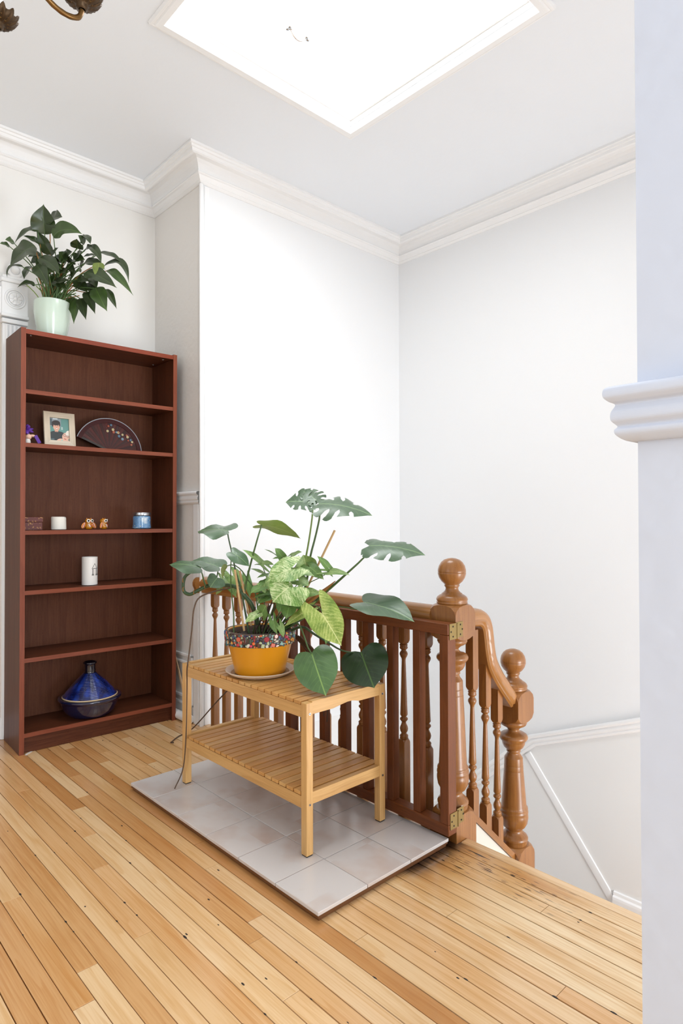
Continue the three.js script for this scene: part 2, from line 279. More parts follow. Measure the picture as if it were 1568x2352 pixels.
// door casing at the left of the bookcase: corner block with rosette, fluted upright
{
  const d = structGroup('door_1'), A = A_BACK - 0.025;
  struct('door_panel', box(A_BACK - 0.006, A_BACK, 0.0, 0.926, 0.01, 2.3), paint('#d9cfc3'), d);
  const fl = [box(A, A_BACK, 0.926, 1.042, 0.0, 2.127, 0.003)]; for (let i = 0; i < 5; i++) fl.push(lathe([[0.0085, 0.02], [0.0085, 2.12]], V(A, 0.946 + i * 0.0195, 0), 10));
  struct('fluted_casing', merge(fl), M.trim, d);
  struct('lintel_casing', box(A, A_BACK, -0.1, 0.922, 2.172, 2.312, 0.003), M.trim, d);
  const blk = struct('corner_block', merge([box(A - 0.008, A_BACK, 0.921, 1.047, 2.177, 2.339, 0.004), box(A - 0.018, A_BACK, 0.916, 1.052, 2.339, 2.359, 0.005), box(A - 0.012, A_BACK, 0.923, 1.044, 2.359, 2.376, 0.005), box(A - 0.016, A_BACK, 0.917, 1.051, 2.16, 2.178, 0.005), box(A - 0.012, A_BACK, 0.921, 1.047, 2.128, 2.152, 0.005)]), M.trim, d);
  const ros = merge([new THREE.TorusGeometry(0.047, 0.005, 8, 32), new THREE.TorusGeometry(0.036, 0.004, 8, 32), new THREE.CylinderGeometry(0.031, 0.031, 0.01, 28).rotateX(Math.PI / 2), new THREE.SphereGeometry(0.011, 12, 8), ...[0, 1, 2, 3, 4, 5, 6, 7].map((i) => new THREE.SphereGeometry(0.006, 8, 6).scale(1.9, 0.8, 0.7).translate(0.021, 0, 0.006).rotateZ(i * Math.PI / 4))]);
  ros.translate(0.984, 2.258, -(A - 0.01)); struct('rosette', ros, M.trim, blk);
  const ball = merge([new THREE.SphereGeometry(0.022, 20, 14), new THREE.TorusGeometry(0.03, 0.009, 8, 28)]); ball.translate(0.984, 2.407, -(A - 0.004)); struct('ball_ornament', ball, M.trim, blk);
}
// ---------------------------------------------------------------- the board floor
{
  const floor = structGroup('floor'), ROW = 0.0522, B0 = 1.789, TH = 0.02;
  struct('subfloor', box(-2.65, A_BACK, -1.75, B0 + 0.03, -0.3, -TH + 0.004), M.dark, floor);
  const woods = [wood('#efd1a6', '#d7a76c', 0.3, { rings: 4, wave: 0.9, blotch: 0.5, fine: 0.75, s: 41, coat: 0.5, coatRough: 0.14, len: 1.3, wid: 0.26 }), wood('#ebc79a', '#d29c5e', 0.32, { rings: 2.2, wave: 2.2, blotch: 0.55, fine: 0.75, s: 47, coat: 0.5, coatRough: 0.14, len: 1.6, wid: 0.2 }), wood('#edcb9e', '#d4a36a', 0.3, { rings: 9, wave: 0.35, blotch: 0.45, fine: 0.9, s: 53, coat: 0.5, coatRough: 0.14, len: 1.3, wid: 0.26 })];
  const tints = ['#ffffff', '#fcf5ec', '#f9eee0', '#f3e4d0', '#e9d3b8', '#d8b692'].map((c) => woods.map((w) => tinted(w, c)));
  // the joints seen in the photograph, [a, b]
  const joints = [[2.795, 0.816], [2.478, 0.919], [2.241, 0.867], [2.012, 0.816], [2.804, 1.015], [2.975, 1.07], [3.153, 1.115], [2.571, 0.968], [2.992, 1.221], [2.868, 1.173], [2.692, 1.425], [2.954, 1.478], [1.585, 0.613], [1.471, 0.555], [1.608, 0.767], [2.022, 0.558], [1.927, 1.121], [1.769, 1.078], [1.458, 1.028], [1.38, 0.977], [1.165, 0.925], [1.196, 1.182], [1.313, 1.493], [1.094, 1.444], [0.923, 1.651], [0.737, 1.397]];
  // boards by the newel post are water-stained: one map in room coordinates, a 0.3..1.5, b 1.42..1.84
  const stain = dataTex(1024, 512, (u, v) => {
    const a = 0.3 + u * 1.2, b = 1.42 + v * 0.42, L = fbm(u * 14, v * 100, 14, 128, 3, 2), bl = fbm(u * 5, v * 5, 8, 8, 7, 3), c = mix3(hex('#f3d8ae'), hex('#cf9a5c'), clamp((L - 0.35) * 0.7 + (bl - 0.4) * 1.1 + 0.25 * smooth((a - 0.6) / 0.5))), e = smooth((b - 1.46) / 0.1), n1 = fbm(u * 9, v * 40, 16, 64, 13, 3), n2 = noise(u * 34, v * 150, 64, 256, 29), n3 = fbm(u * 6, v * 6, 8, 8, 33, 3), amber = clamp(Math.exp(-Math.pow((1.32 - a) / 0.2, 2)) * (0.25 + n3 * 0.9) * e + Math.exp(-Math.pow((0.98 - a) / 0.12, 2) - Math.pow((b - 1.76) / 0.03, 2)) * 0.7) * 0.8, near = Math.exp(-Math.pow((1.33 - a) / 0.045, 2)) * (0.5 + n1) * e, fleck = clamp((n2 - 0.8) * 9) * Math.exp(-Math.pow((1.2 - a) / 0.26, 2)) * smooth((b - 1.6) / 0.06);
    return mix3(mix3(c, hex('#b87a38'), amber), hex('#2e1d12'), clamp(near + fleck));
  });
  stain.wrapS = stain.wrapT = THREE.ClampToEdgeWrapping; const stained = new THREE.MeshPhysicalMaterial({ map: stain, roughness: 0.3, clearcoat: 0.5, clearcoatRoughness: 0.14 });
  const A0 = 0.32, A1 = A_BACK - 0.001, rest = [], spots = [];
  // shades read off the photograph: [a, b, tint]
  const shade = [[2.6, 0.95, 5], [2.9, 1.01, 5], [3.1, 1.16, 5], [3.1, 1.07, 4], [2.6, 1.01, 4], [2.2, 0.92, 1], [2.7, 0.87, 2], [2.5, 0.816, 4], [3.1, 1.21, 4], [1.9, 1.12, 5], [2.3, 1.12, 4], [1.9, 0.45, 4], [1.75, 0.5, 4], [1.75, 0.56, 3], [1.35, 0.5, 3], [1.1, 1.6, 0], [1.2, 1.7, 4]];
  for (let k = 0; k < 62; k++) {
    const hi = B0 - k * ROW, lo = hi - ROW, gap = 0.0018 + 0.003 * Math.pow(hash(k, 3, 5), 2), near = hi > 0.16;
    let cuts = joints.filter(([, b]) => b > lo && b < hi).map(([a]) => a).sort((x, y) => x - y);
    if (!cuts.length || cuts[0] > 2.2) cuts.unshift(A0 + 0.05 + rnd() * 0.2);
    if (cuts[cuts.length - 1] < 2.2) cuts.push(rr(2.5, 3.3));
    if (!near) cuts = [1.4 + rnd(), 2.6 + rnd() * 0.4];
    const ends = [A0, ...cuts, A1];
    for (let i = 0; i < ends.length - 1; i++) {
      const a0 = ends[i] + (i ? 0.0006 : 0), a1 = ends[i + 1] - 0.0006, h = rr(-0.0004, 0.0004), g = box(a0, a1, lo + gap / 2, hi - gap / 2, -TH, h, 0.0007, 'z');
      const mid = (lo + hi) / 2, set = shade.find(([a, b]) => b > lo && b < hi && a > a0 && a < a1);
      const q = rnd() + (mid < 1.4 && a1 > 2.3 ? 0.3 : 0) - (mid > 1.2 ? 0.15 : 0), t = set ? set[2] : q < 0.22 ? 0 : q < 0.5 ? 1 : q < 0.78 ? 2 : q < 1.0 ? 3 : 4;  // stairwell-side boards paler: the floor's sheen put into the tints
      const wet = lo > 1.42 && a0 < 1.33;
      if (wet) { const p = g.attributes.position, w = g.attributes.uv; for (let q = 0; q < p.count; q++) w.setXY(q, (-p.getZ(q) - 0.3) / 1.2, (p.getX(q) - 1.42) / 0.42); }
      if (near) part(floor, 'plank', g, wet ? stained : tints[t][Math.floor(rnd() * 3)]); else rest.push(g);
      for (let n = 0; near && n < 3; n++) if (rnd() < 0.42) spots.push([rr(a0, a1), hi, rr(0.0016, 0.0032)]);
    }
  }
  for (let k = 0; k < 34; k++) rest.push(box(-2.5, A0 - 0.001, B0 - (k + 1) * 0.1044 + 0.0007, B0 - k * 0.1044, -TH, 0, 0, 'z'));
  part(floor, 'boards_beyond', merge(rest), woods[0]).userData.kind = 'stuff';
  // dark filler and nail heads in the joints, knots
  for (let n = 0; n < 46; n++) spots.push([rr(0.5, 3.2), rr(0.45, 1.75), rr(0.0012, 0.0026)]);
  part(floor, 'nail_spots', merge(spots.filter(([a, b]) => !(b > 1.14 && a > 1.33 && a < 2.5)).map(([a, b, r]) => new THREE.SphereGeometry(r, 8, 6).scale(1, 0.25, rr(1.3, 3.2)).translate(b, 0.0002, -a))), plain('#2b211b', 0.6)).userData.kind = 'stuff';
  // the nosing along the stairwell
  part(floor, 'nosing', box(-1.2, 1.312, B0 + 0.001, 1.829, -0.03, 0.0015, 0.006), tints[0][2]);
  part(floor, 'landing_edge', box(1.312, A_STAIR, B0 + 0.001, 1.829, -0.03, 0.0, 0.004), tints[3][2]);
}
// stairs going down beyond the landing's edge
{
  const st = structGroup('staircase'), tw = wood('#c79a63', '#a8743d', 0.4, { s: 61 });
  for (let i = 0; i < 4; i++) { const b = 1.829 + i * 0.23, h = -0.2 * (i + 1); struct('tread', box(-1.15, 1.29, b - 0.02, b + 0.235, h - 0.03, h, 0.006, 'z'), tw, st); struct('riser', box(-1.15, 1.29, b + 0.215, b + 0.23, h - 0.2, h - 0.03), M.trim, st); }
  struct('landing', box(-1.15, 1.45, 2.75, B_RIGHT - 0.002, -1.04, -1.0, 0.004), tw, st);
  for (let i = 0; i < 6; i++) { const a = 1.45 + i * 0.225, h = -1.2 - 0.2 * i; struct('tread', box(a - 0.02, a + 0.23, 2.35, B_RIGHT - 0.002, h - 0.03, h, 0.006, 'x'), tw, st); }
  // white skirt under the sloping bottom rail
  const g = slab([[1.884, -0.35], [1.884, 0.052], [2.192, -0.23], [2.192, -0.6]], 0.03); warp(g, (v) => V(1.352 + v.z, v.x, v.y)); struct('stringer', uvBox(g), paint('#dcd8cc', 0.5), st);
}
// ---------------------------------------------------------------- newels, balustrades, gate
const evaluator = new Evaluator(); evaluator.attributes = ['position', 'normal', 'uv'];
function turnedBlock(half, pts, axis, seg = 40) {                        // a square block whose shoulders are turned on the lathe
  const h0 = pts[0][1], h1 = pts[pts.length - 1][1], bx = new THREE.BoxGeometry(half * 2, h1 - h0 + 0.02, half * 2); bx.translate(0, (h0 + h1) / 2, 0);
  const A = new Brush(bx), B = new Brush(new THREE.LatheGeometry([[0.00001, h0], ...pts, [0.00001, h1]].map(([r, h]) => new THREE.Vector2(r, h)), seg));
  A.updateMatrixWorld(); B.updateMatrixWorld();
  let g = noUV1(evaluator.evaluate(A, B, INTERSECTION).geometry.clone()); if (g.index) g = g.toNonIndexed(); g.clearGroups(); g = toCreasedNormals(g, 0.4);
  uvBox(g, 'y', rnd() * 2, rnd() * 2); g.translate(axis.x, axis.y, axis.z); return g;
}
function newel(label, axis, shaftDrop, foot) {                           // axis at floor level of its own cap; shaftDrop shortens the shaft
  const t = thing('newel_post', label, 'newel post', axis.clone().setY(foot)), at0 = axis;
  const cap = turnedBlock(0.058, [[0.05, 0.688], [0.06, 0.692], [0.074, 0.702], [0.083, 0.722], [0.083, 0.775], [0.078, 0.795], [0.068, 0.808], [0.054, 0.815]], at0);
  part(t, 'cap_block', cap, M.oak);
  part(t, 'finial', lathe([[0.048, 0.813], [0.054, 0.816], [0.0555, 0.82], [0.053, 0.8235], [0.0555, 0.827], [0.056, 0.831], [0.052, 0.839], [0.044, 0.845], [0.037, 0.848], [0.036, 0.851], [0.03, 0.855], [0.024, 0.862], [0.0225, 0.868], [0.0235, 0.873], [0.0265, 0.876], [0.0272, 0.88], [0.0255, 0.882], [0.029, 0.886], [0.038, 0.894], [0.046, 0.907], [0.0498, 0.92], [0.0501, 0.9252], [0.0488, 0.9258], [0.0488, 0.9272], [0.0501, 0.9278], [0.0496, 0.936], [0.046, 0.949], [0.038, 0.962], [0.028, 0.9705], [0.014, 0.9755], [0.001, 0.977]].reverse(), at0, 48), M.oak);
  const d = shaftDrop, up = [[0.05, 0.692], [0.053, 0.686], [0.053, 0.68], [0.05, 0.677], [0.05, 0.674], [0.044, 0.67], [0.032, 0.664], [0.024, 0.657], [0.022, 0.651], [0.026, 0.647], [0.029, 0.643], [0.044, 0.639], [0.053, 0.633], [0.0568, 0.625], [0.056, 0.618], [0.05, 0.61], [0.046, 0.607], [0.0455, 0.602], [0.044, 0.594], [0.038, 0.583], [0.029, 0.575], [0.025, 0.573], [0.0275, 0.57], [0.028, 0.566], [0.025, 0.563], [0.0245, 0.56], [0.028, 0.552], [0.035, 0.543], [0.0365, 0.54], [0.0375, 0.5135], [0.0362, 0.5125], [0.0362, 0.511], [0.0378, 0.51], [0.0385, 0.4925], [0.0372, 0.4915], [0.0372, 0.49], [0.0388, 0.489]];
  const low = [[0.0495, 0.242], [0.054, 0.236], [0.055, 0.231], [0.0535, 0.226], [0.056, 0.222], [0.0565, 0.216], [0.0545, 0.212], [0.0562, 0.205], [0.0565, 0.195], [0.053, 0.174], [0.044, 0.158], [0.035, 0.151], [0.033, 0.147], [0.033, 0.142], [0.036, 0.135], [0.044, 0.128], [0.052, 0.121], [0.055, 0.114], [0.0545, 0.108], [0.052, 0.106], [0.053, 0.1], [0.05, 0.088]].map(([r, h]) => [r, h + d]);
  const shaft = [...up, [0.0388 + (0.0495 - 0.0388) * 0.5, (0.489 + 0.242 + d) / 2], ...low];
  part(t, 'turned_shaft', lathe(shaft, at0, 48), M.oak);
  part(t, 'base_block', turnedBlock(0.058, [[0.083, foot - axis.y], [0.083, 0.045 + d], [0.08, 0.063 + d], [0.071, 0.08 + d], [0.058, 0.09 + d], [0.048, 0.092 + d]], at0), M.oak);
  return t;
}
const N1 = V(1.369, 1.825, 0), N2 = V(1.385, 2.25, -0.388);
newel('taller turned wooden newel post with ball top at the landing corner, gate hinged to it', N1, 0, -0.3);
newel('lower turned wooden newel post with scuffed ball top, at the curved handrail’s lower end', N2, 0.108, -0.95);
// one turned baluster: profile between the blocks, heights from its own upper block's shoulder (0) downwards
function balusterGeometries(top, bottom) {
  const c = new THREE.Vector3();
  const T = [[0.0095, 0.002], [0.0145, -0.002], [0.016, -0.006], [0.0135, -0.01], [0.0155, -0.013], [0.0155, -0.018], [0.011, -0.022], [0.0085, -0.026], [0.0125, -0.03], [0.0155, -0.036], [0.0155, -0.042], [0.012, -0.05], [0.0085, -0.056], [0.0075, -0.064], [0.0085, -0.09], [0.0105, -0.16], [0.0135, -0.25], [0.0145, -0.268], [0.0105, -0.274], [0.009, -0.277], [0.0145, -0.281], [0.0155, -0.286], [0.012, -0.291], [0.008, -0.296], [0.0095, -0.303], [0.014, -0.312], [0.0158, -0.32], [0.014, -0.33], [0.009, -0.338], [0.0115, -0.341], [0.0155, -0.345], [0.0165, -0.349], [0.014, -0.352], [0.0165, -0.355], [0.013, -0.36]];
  return [lathe(T, c, 20), turnedBlock(0.0165, [[0.012, -0.001], [0.018, 0.003], [0.0225, 0.011], [0.0238, 0.02], [0.0238, top]], c, 24), turnedBlock(0.0165, [[0.0238, bottom], [0.0238, -0.378], [0.0225, -0.368], [0.018, -0.36], [0.012, -0.357]], c, 24)];
}
const landingBaluster = merge(balusterGeometries(0.085, -0.645)), H_SH = 0.645;
{
  const t = thing('landing_balustrade', 'level wooden balustrade of turned balusters behind the bench, from wall to newel post', 'balustrade', V(2.2, 1.79, 0));
  const rail = [[-0.034, 0.005], [-0.04, 0.018], [-0.041, 0.034], [-0.034, 0.05], [-0.022, 0.06], [0, 0.064], [0.022, 0.06], [0.034, 0.05], [0.041, 0.034], [0.04, 0.018], [0.034, 0.005], [0.03, -0.004], [0.033, -0.012], [0.033, -0.018], [0.026, -0.022], [-0.026, -0.022], [-0.033, -0.018], [-0.033, -0.012], [-0.03, -0.004]];
  part(t, 'handrail', sweep([V(3.001, 1.801, 0.742), V(1.42, 1.801, 0.742)], rail, new THREE.Vector3(1, 0, 0)), M.oakRail);
  part(t, 'rail_end', sweep([V(3.026, 1.775, 0.742), V(3.0, 1.775, 0.742)], rail.map(([s, q]) => [Math.min(s, -0.001), q]), new THREE.Vector3(1, 0, 0)), M.oakRail);
  for (let i = 0; i < 14; i++) { const g = landingBaluster.clone(); g.translate(1.802, H_SH, -(2.908 - i * 0.1108)); part(t, 'baluster', g, M.oak); }
}
{
  const t = thing('stair_balustrade', 'short balustrade with swan-neck handrail and three balusters going down between the two newel posts', 'balustrade', V(1.375, 2.03, -0.1));
  const side = new THREE.Vector3(0, 0, -1), pts = [[1.875, 0.752], [1.95, 0.752], [1.984, 0.747], [2.006, 0.732], [2.021, 0.705], [2.029, 0.665], [2.037, 0.62], [2.052, 0.57], [2.082, 0.525], [2.118, 0.483], [2.157, 0.442], [2.2, 0.397]].map(([b, h]) => V(1.375, b, h));
  const sec = [[-0.034, -0.012], [-0.038, 0.0], [-0.038, 0.012], [-0.03, 0.024], [-0.015, 0.031], [0, 0.032], [0.015, 0.031], [0.03, 0.024], [0.038, 0.012], [0.038, 0.0], [0.034, -0.012], [0.029, -0.018], [0.032, -0.026], [0.026, -0.032], [-0.026, -0.032], [-0.032, -0.026], [-0.029, -0.018]];
  part(t, 'handrail', sweep(pts, sec, side, 40), M.oakRail);
  for (const [b, sh, top] of [[1.953, 0.48, 0.225], [2.036, 0.399, 0.175], [2.115, 0.324, 0.14]]) { const g = merge(balusterGeometries(top, -0.56)); g.translate(b, sh, -1.375); part(t, 'baluster', g, M.oak); }
  part(t, 'bottom_rail', sweep([V(1.375, 1.88, 0.072), V(1.375, 2.2, -0.221)], [[-0.03, -0.011], [-0.03, 0.01], [0.03, 0.01], [0.03, -0.011]], side), M.oak);
}
{
  const t = thing('stair_gate', 'plain reddish-brown wooden stair gate folded open against the balustrade, brass hinged', 'gate', V(1.75, 1.74, 0.045));
  const f = 1.712, b = 1.757, A0 = 1.303, A1 = 2.19;
  part(t, 'top_rail', box(A0, A1, f, b, 0.722, 0.76, 0.003), M.gate); part(t, 'bottom_rail', box(A0, A1, f, b, 0.045, 0.083, 0.003), M.gate);
  for (const a of [A0, A1 - 0.036]) part(t, 'stile', box(a, a + 0.036, f + 0.0005, b - 0.0005, 0.083, 0.722, 0.002, 'y'), M.gate);
  for (let i = 0; i < 6; i++) { const a = 1.447 + i * 0.1265; part(t, 'slat', box(a - 0.0165, a + 0.0165, f + 0.006, b - 0.006, 0.082, 0.723, 0.003, 'y'), M.gate); }
  for (const h of [0.733, 0.093]) {
    const hinge = part(t, 'hinge', merge([box(A0 - 0.0025, A0 - 0.0005, f + 0.008, b + 0.004, h - 0.027, h + 0.027), box(A0 - 0.0025, A0 + 0.007, b + 0.0045, b + 0.006, h - 0.026, h + 0.026), box(A0 + 0.0065, A0 + 0.0076, b + 0.012, b + 0.05, h - 0.026, h + 0.027), lathe([[0.0035, -0.026], [0.0035, 0.026]], V(A0 - 0.002, b + 0.006, h), 12)]), M.brass, 'small brass butt hinge');
    for (const [bb, aa] of [[f + 0.016, A0 - 0.003], [b + 0.036, A0 + 0.006]]) for (const [k, dh] of [[0, 0.017], [0.011, 0], [0, -0.017]]) part(hinge, 'screw', new THREE.SphereGeometry(0.0032, 8, 6).scale(1, 1, 0.3).translate(bb + (bb < b ? 0.011 - k : k), h + dh, -aa), M.dark);
  }
}
// ---------------------------------------------------------------- tile mat, slatted bench
{
  const t = thing('tile_mat', 'loose mat of pale grey-beige ceramic tiles on a thin board under the bench', 'tile mat', V(1.91, 1.438, 0.001));
  const tileTex = (s) => dataTex(256, 256, (u, v) => { const w = fbm(u * 2.2, v * 2.6, 3, 3, s, 4), e = fbm(u * 5, v * 5, 5, 5, s + 4, 3), sp = noise(u * 120, v * 120, 120, 120, s + 8) > 0.985 ? 0.06 : 0; return mix3(hex('#dad5d2'), hex('#c0a596'), clamp((w - 0.44) * 1.6 + (e - 0.5) * 0.35)).map((c) => c - sp); });
  const mats = [71, 76, 83, 89].map((s) => { const tx = tileTex(s); tx.repeat.set(3.1, 3.1); return new THREE.MeshPhysicalMaterial({ map: tx, roughness: 0.28, clearcoat: 0.35, clearcoatRoughness: 0.2 }); });
  part(t, 'backing_board', merge([box(1.326, 2.488, 1.152, 1.728, 0.001, 0.01, 0.001), box(1.322, 2.494, 1.146, 1.732, 0.0105, 0.0185, 0.001)]), tinted(M.bench, '#7d6248'));  // tint darkened: the shadow gap under the tiles is put into the board
  part(t, 'grout', box(1.325, 2.49, 1.149, 1.729, 0.0185, 0.0262), plain('#4d463f', 0.9));
  for (let i = 0; i < 6; i++) for (let j = 0; j < 3; j++) { const a = 1.317 + i * 0.1966, b = 1.143 + j * 0.1966; part(t, 'tile', box(a + 0.0011, a + 0.1955, b + 0.0011, b + 0.1955, 0.0195, 0.03 + rr(-0.0004, 0.0004), 0.0014), mats[Math.floor(rnd() * 4)]); }
}
M.benchB = tinted(M.bench, '#f4e6d2'); M.benchC = tinted(M.bench, '#fff4e2');
const BT = 0.526;                                                        // height of the bench's top
{
  const t = thing('slatted_bench', 'pale wooden two-tier slatted bench on the tile mat with a potted plant on top', 'bench', V(1.95, 1.486, 0.0305));
  const A0 = 1.553, A1 = 2.352, B0 = 1.3, B1 = 1.67, L = 0.028;
  for (const [a, b] of [[A0, B0], [A0, B1 - L], [A1 - L, B0], [A1 - L, B1 - L]]) { const leg = part(t, 'leg', box(a, a + L, b, b + L, 0.0335, 0.523, 0.002, 'y'), M.bench); part(leg, 'foot_pad', box(a + 0.002, a + L - 0.002, b + 0.002, b + L - 0.002, 0.0305, 0.0335), M.dark); }
  const S = (b) => [b + 0.004, b + 0.024];
  for (const b of [S(B0), S(B1 - L)]) { part(t, 'side_rail', box(A0 + L, A1 - L, b[0], b[1], 0.472, 0.513, 0.002, 'z'), M.bench); part(t, 'side_rail', box(A0 + L, A1 - L, b[0], b[1], 0.178, 0.218, 0.002, 'z'), M.bench); }
  // end rails, the upper ones arched underneath
  const up = [[B0 + L - 0.001, 0.525], [B0 + L - 0.001, 0.485], [B0 + 0.12, 0.485], [B0 + 0.15, 0.4895], [B0 + 0.185, 0.494], [B0 + 0.21, 0.4935], [B0 + 0.228, 0.4895], [B0 + 0.24, 0.486], [B1 - L + 0.001, 0.485], [B1 - L + 0.001, 0.525]];
  for (const a of [A0 + 0.002, A1 - 0.024]) {
    const g = slab(up, 0.02, 0.001); warp(g, (v) => V(a + 0.001 + v.z, v.x, v.y)); part(t, 'end_rail', uvBox(g, 'x', rnd(), rnd()), M.bench);
    part(t, 'end_rail', box(a, a + 0.022, B0 + L - 0.001, B1 - L + 0.001, 0.194, 0.233, 0.002, 'x'), M.bench);
  }
  for (let i = 0; i < 18; i++) { const a = 1.5855 + i * 0.0401; for (const [h, w] of [[BT - 0.0115, 0], [0.2215, 0.0]]) part(t, 'slat', box(a, a + 0.0335, B0 + 0.001 + w, B1 - 0.001 - w, h, h + (h > 0.4 ? 0.0115 : 0.0115), 0.0015, 'x'), [M.bench, M.benchB, M.benchC][Math.floor(rnd() * 3)]); }
  for (const b of [B0 + L / 2, B1 - L / 2]) for (const h of [0.488, 0.196]) { const s = part(t, 'screw', new THREE.CylinderGeometry(0.0042, 0.0042, 0.002, 16).rotateX(Math.PI / 2).translate(b, h, -(A0 - 0.0003)), M.steel); part(s, 'screw_slot', new THREE.CylinderGeometry(0.0018, 0.0018, 0.001, 6).rotateX(Math.PI / 2).translate(b, h, -(A0 - 0.0016)), M.dark); }
}
// ---------------------------------------------------------------- saucer, mosaic pot
const POT = V(1.972, 1.421, BT);
{
  const t = thing('saucer', 'shallow cream ceramic saucer under the yellow flowerpot on the bench', 'saucer', POT);
  part(t, 'dish', lathe([[0.001, 0.006], [0.104, 0.006], [0.112, 0.009], [0.127, 0.0205], [0.131, 0.022], [0.132, 0.02], [0.13, 0.017], [0.118, 0.008], [0.1, 0.001], [0.001, 0.0008]], POT, 56), plain('#e3d2bf', 0.35, { clearcoat: 0.3 }));
  part(t, 'water_stain', lathe([[0.06, 0.0066], [0.104, 0.0066], [0.111, 0.0095]], POT, 48), plain('#b08c66', 0.7));
}
// ---------------------------------------------------------------- bookcase and what stands on it
const BC_ROT = -0.0352, BC = V(3.221, 0.925, 0), bcX = new THREE.Vector3(Math.cos(BC_ROT), 0, -Math.sin(BC_ROT)), bcZ = new THREE.Vector3(Math.sin(BC_ROT), 0, Math.cos(BC_ROT));
const onCase = (u, d, h) => BC.clone().addScaledVector(bcX, u).addScaledVector(bcZ, -d + 0.0085 * h).setY(h);      // u along the front, d into the depth
const SH = [1.742, 1.486, 1.066, 0.778, 0.455, 0.098];
{
  const t = thing('bookcase', 'tall reddish-brown open bookcase with six shelves against the back wall', 'bookcase', BC); t.rotation.set(0.0085, BC_ROT, 0); bases.set(t, new THREE.Vector3());
  const W = 0.8, D = 0.28, T = 0.022;
  const sh = (name, x0, x1, y0, y1, z0, z1, m, grain) => part(t, name, lbox(x0, x1, y0, y1, z0, z1, 0.0008, grain), m);
  for (const x of [0, W - T]) { const s = sh('side_panel', x, x + T, 0.0, 2.035, -D, -0.001, M.cherry, 'y'); part(s, 'edge_band', lbox(x, x + T, 0, 2.035, -0.001, 0.0006, 0, 'y'), M.cherryEdge); }
  sh('back_panel', T, W - T, 0.08, 2.01, -D + 0.004, -D + 0.01, M.cherryBack, 'y');
  sh('top_panel', T, W - T, 2.008, 2.03, -D + 0.01, -0.003, M.cherry, 'x');
  for (const y of SH) { const s = sh('shelf', T, W - T, y - 0.02, y, -D + 0.011, -0.004, M.cherry, 'x'); part(s, 'edge_band', lbox(T, W - T, y - 0.02, y, -0.004, -0.0026, 0, 'x'), M.cherryEdge); }
  part(t, 'top_edge_band', lbox(T, W - T, 2.008, 2.03, -0.003, -0.0016, 0, 'x'), tinted(M.cherryEdge, '#ffe0d6'));
  sh('plinth', T, W - T, 0.001, 0.078, -0.035, -0.02, M.cherry, 'x');
  for (const [x, z] of [[0.05, -0.03], [0.74, -0.05], [0.75, -0.2]]) part(t, 'screw_cap', new THREE.CylinderGeometry(0.006, 0.006, 0.002, 16).translate(x, 2.007, z), M.steel);
  const pins = []; for (let i = 0; i < 24; i++) for (const z of [-0.04, -0.24]) { const y = 0.2 + i * 0.075; pins.push(new THREE.CylinderGeometry(0.0025, 0.0025, 0.0006, 8).rotateZ(Math.PI / 2).translate(W - T - 0.0003, y, z)); }
  part(t, 'pin_holes', merge(pins), M.dark).userData.kind = 'stuff';
}
// scraps of torn underlay at the foot of the bookcase
tag(part(scene, 'paper_scrap', slab([[0, 0], [0.02, 0.006], [0.05, 0.012], [0.046, 0.022], [0.02, 0.018], [0.002, 0.012]], 0.0012).rotateX(-Math.PI / 2).rotateY(0.5).translate(0.952, 0.0006, -3.2), plain('#e6ddd2', 0.9)), 'torn whitish scrap of underlay sticking out under the bookcase corner', 'scrap');
// lily pot comes with the plants; objects on the shelves follow
function onShelf(name, label, cat, u, d, h, group) { const t = thing(name, label, cat, onCase(u, d, h + 0.0008 + Math.max(d + 0.03, 0) * 0.0086), group); t.rotation.y = BC_ROT; bases.set(t, new THREE.Vector3()); return t; }
{ // small purple figure, half hidden by the side panel
  const t = onShelf('ribbon_doll', 'little purple-ribboned doll ornament beside the picture frame, at the shelf’s end', 'ornament', 0.048, 0.06, SH[1]);
  const pu = plain('#5b2a92', 0.5), skin = plain('#e9bfa8', 0.55);
  part(t, 'head', new THREE.SphereGeometry(0.015, 18, 14).translate(0.002, 0.034, 0), skin);
  part(t, 'arm', new THREE.SphereGeometry(0.009, 12, 10).scale(1.5, 0.8, 1).translate(0.02, 0.04, 0.003), skin);
  for (let i = 0; i < 6; i++) part(t, 'ribbon_petal', new THREE.SphereGeometry(0.012, 10, 8).scale(1.5, 0.55, 0.8).translate(0.013, 0, 0).rotateZ(i * 1.05 + 0.3).rotateY(i * 0.9).translate(-0.004, 0.066, 0), pu);
  part(t, 'body', lathe([[0.012, 0], [0.013, 0.01], [0.01, 0.024], [0.004, 0.03]], new THREE.Vector3(0, 0, 0), 16), plain('#e7e0da', 0.6));
  part(t, 'label_card', lbox(-0.008, 0.008, -0.024, 0.018, -0.001, 0.001, 0.0004).rotateZ(0.5).translate(0.04, 0.0265, 0.01), pu);
  part(t, 'topknot', tube([new THREE.Vector3(-0.008, 0.078, 0), new THREE.Vector3(0, 0.086, 0), new THREE.Vector3(0.01, 0.084, 0)], 0.0018, 10, 6), plain('#c79a4a', 0.4, { metalness: 0.6 }));
}
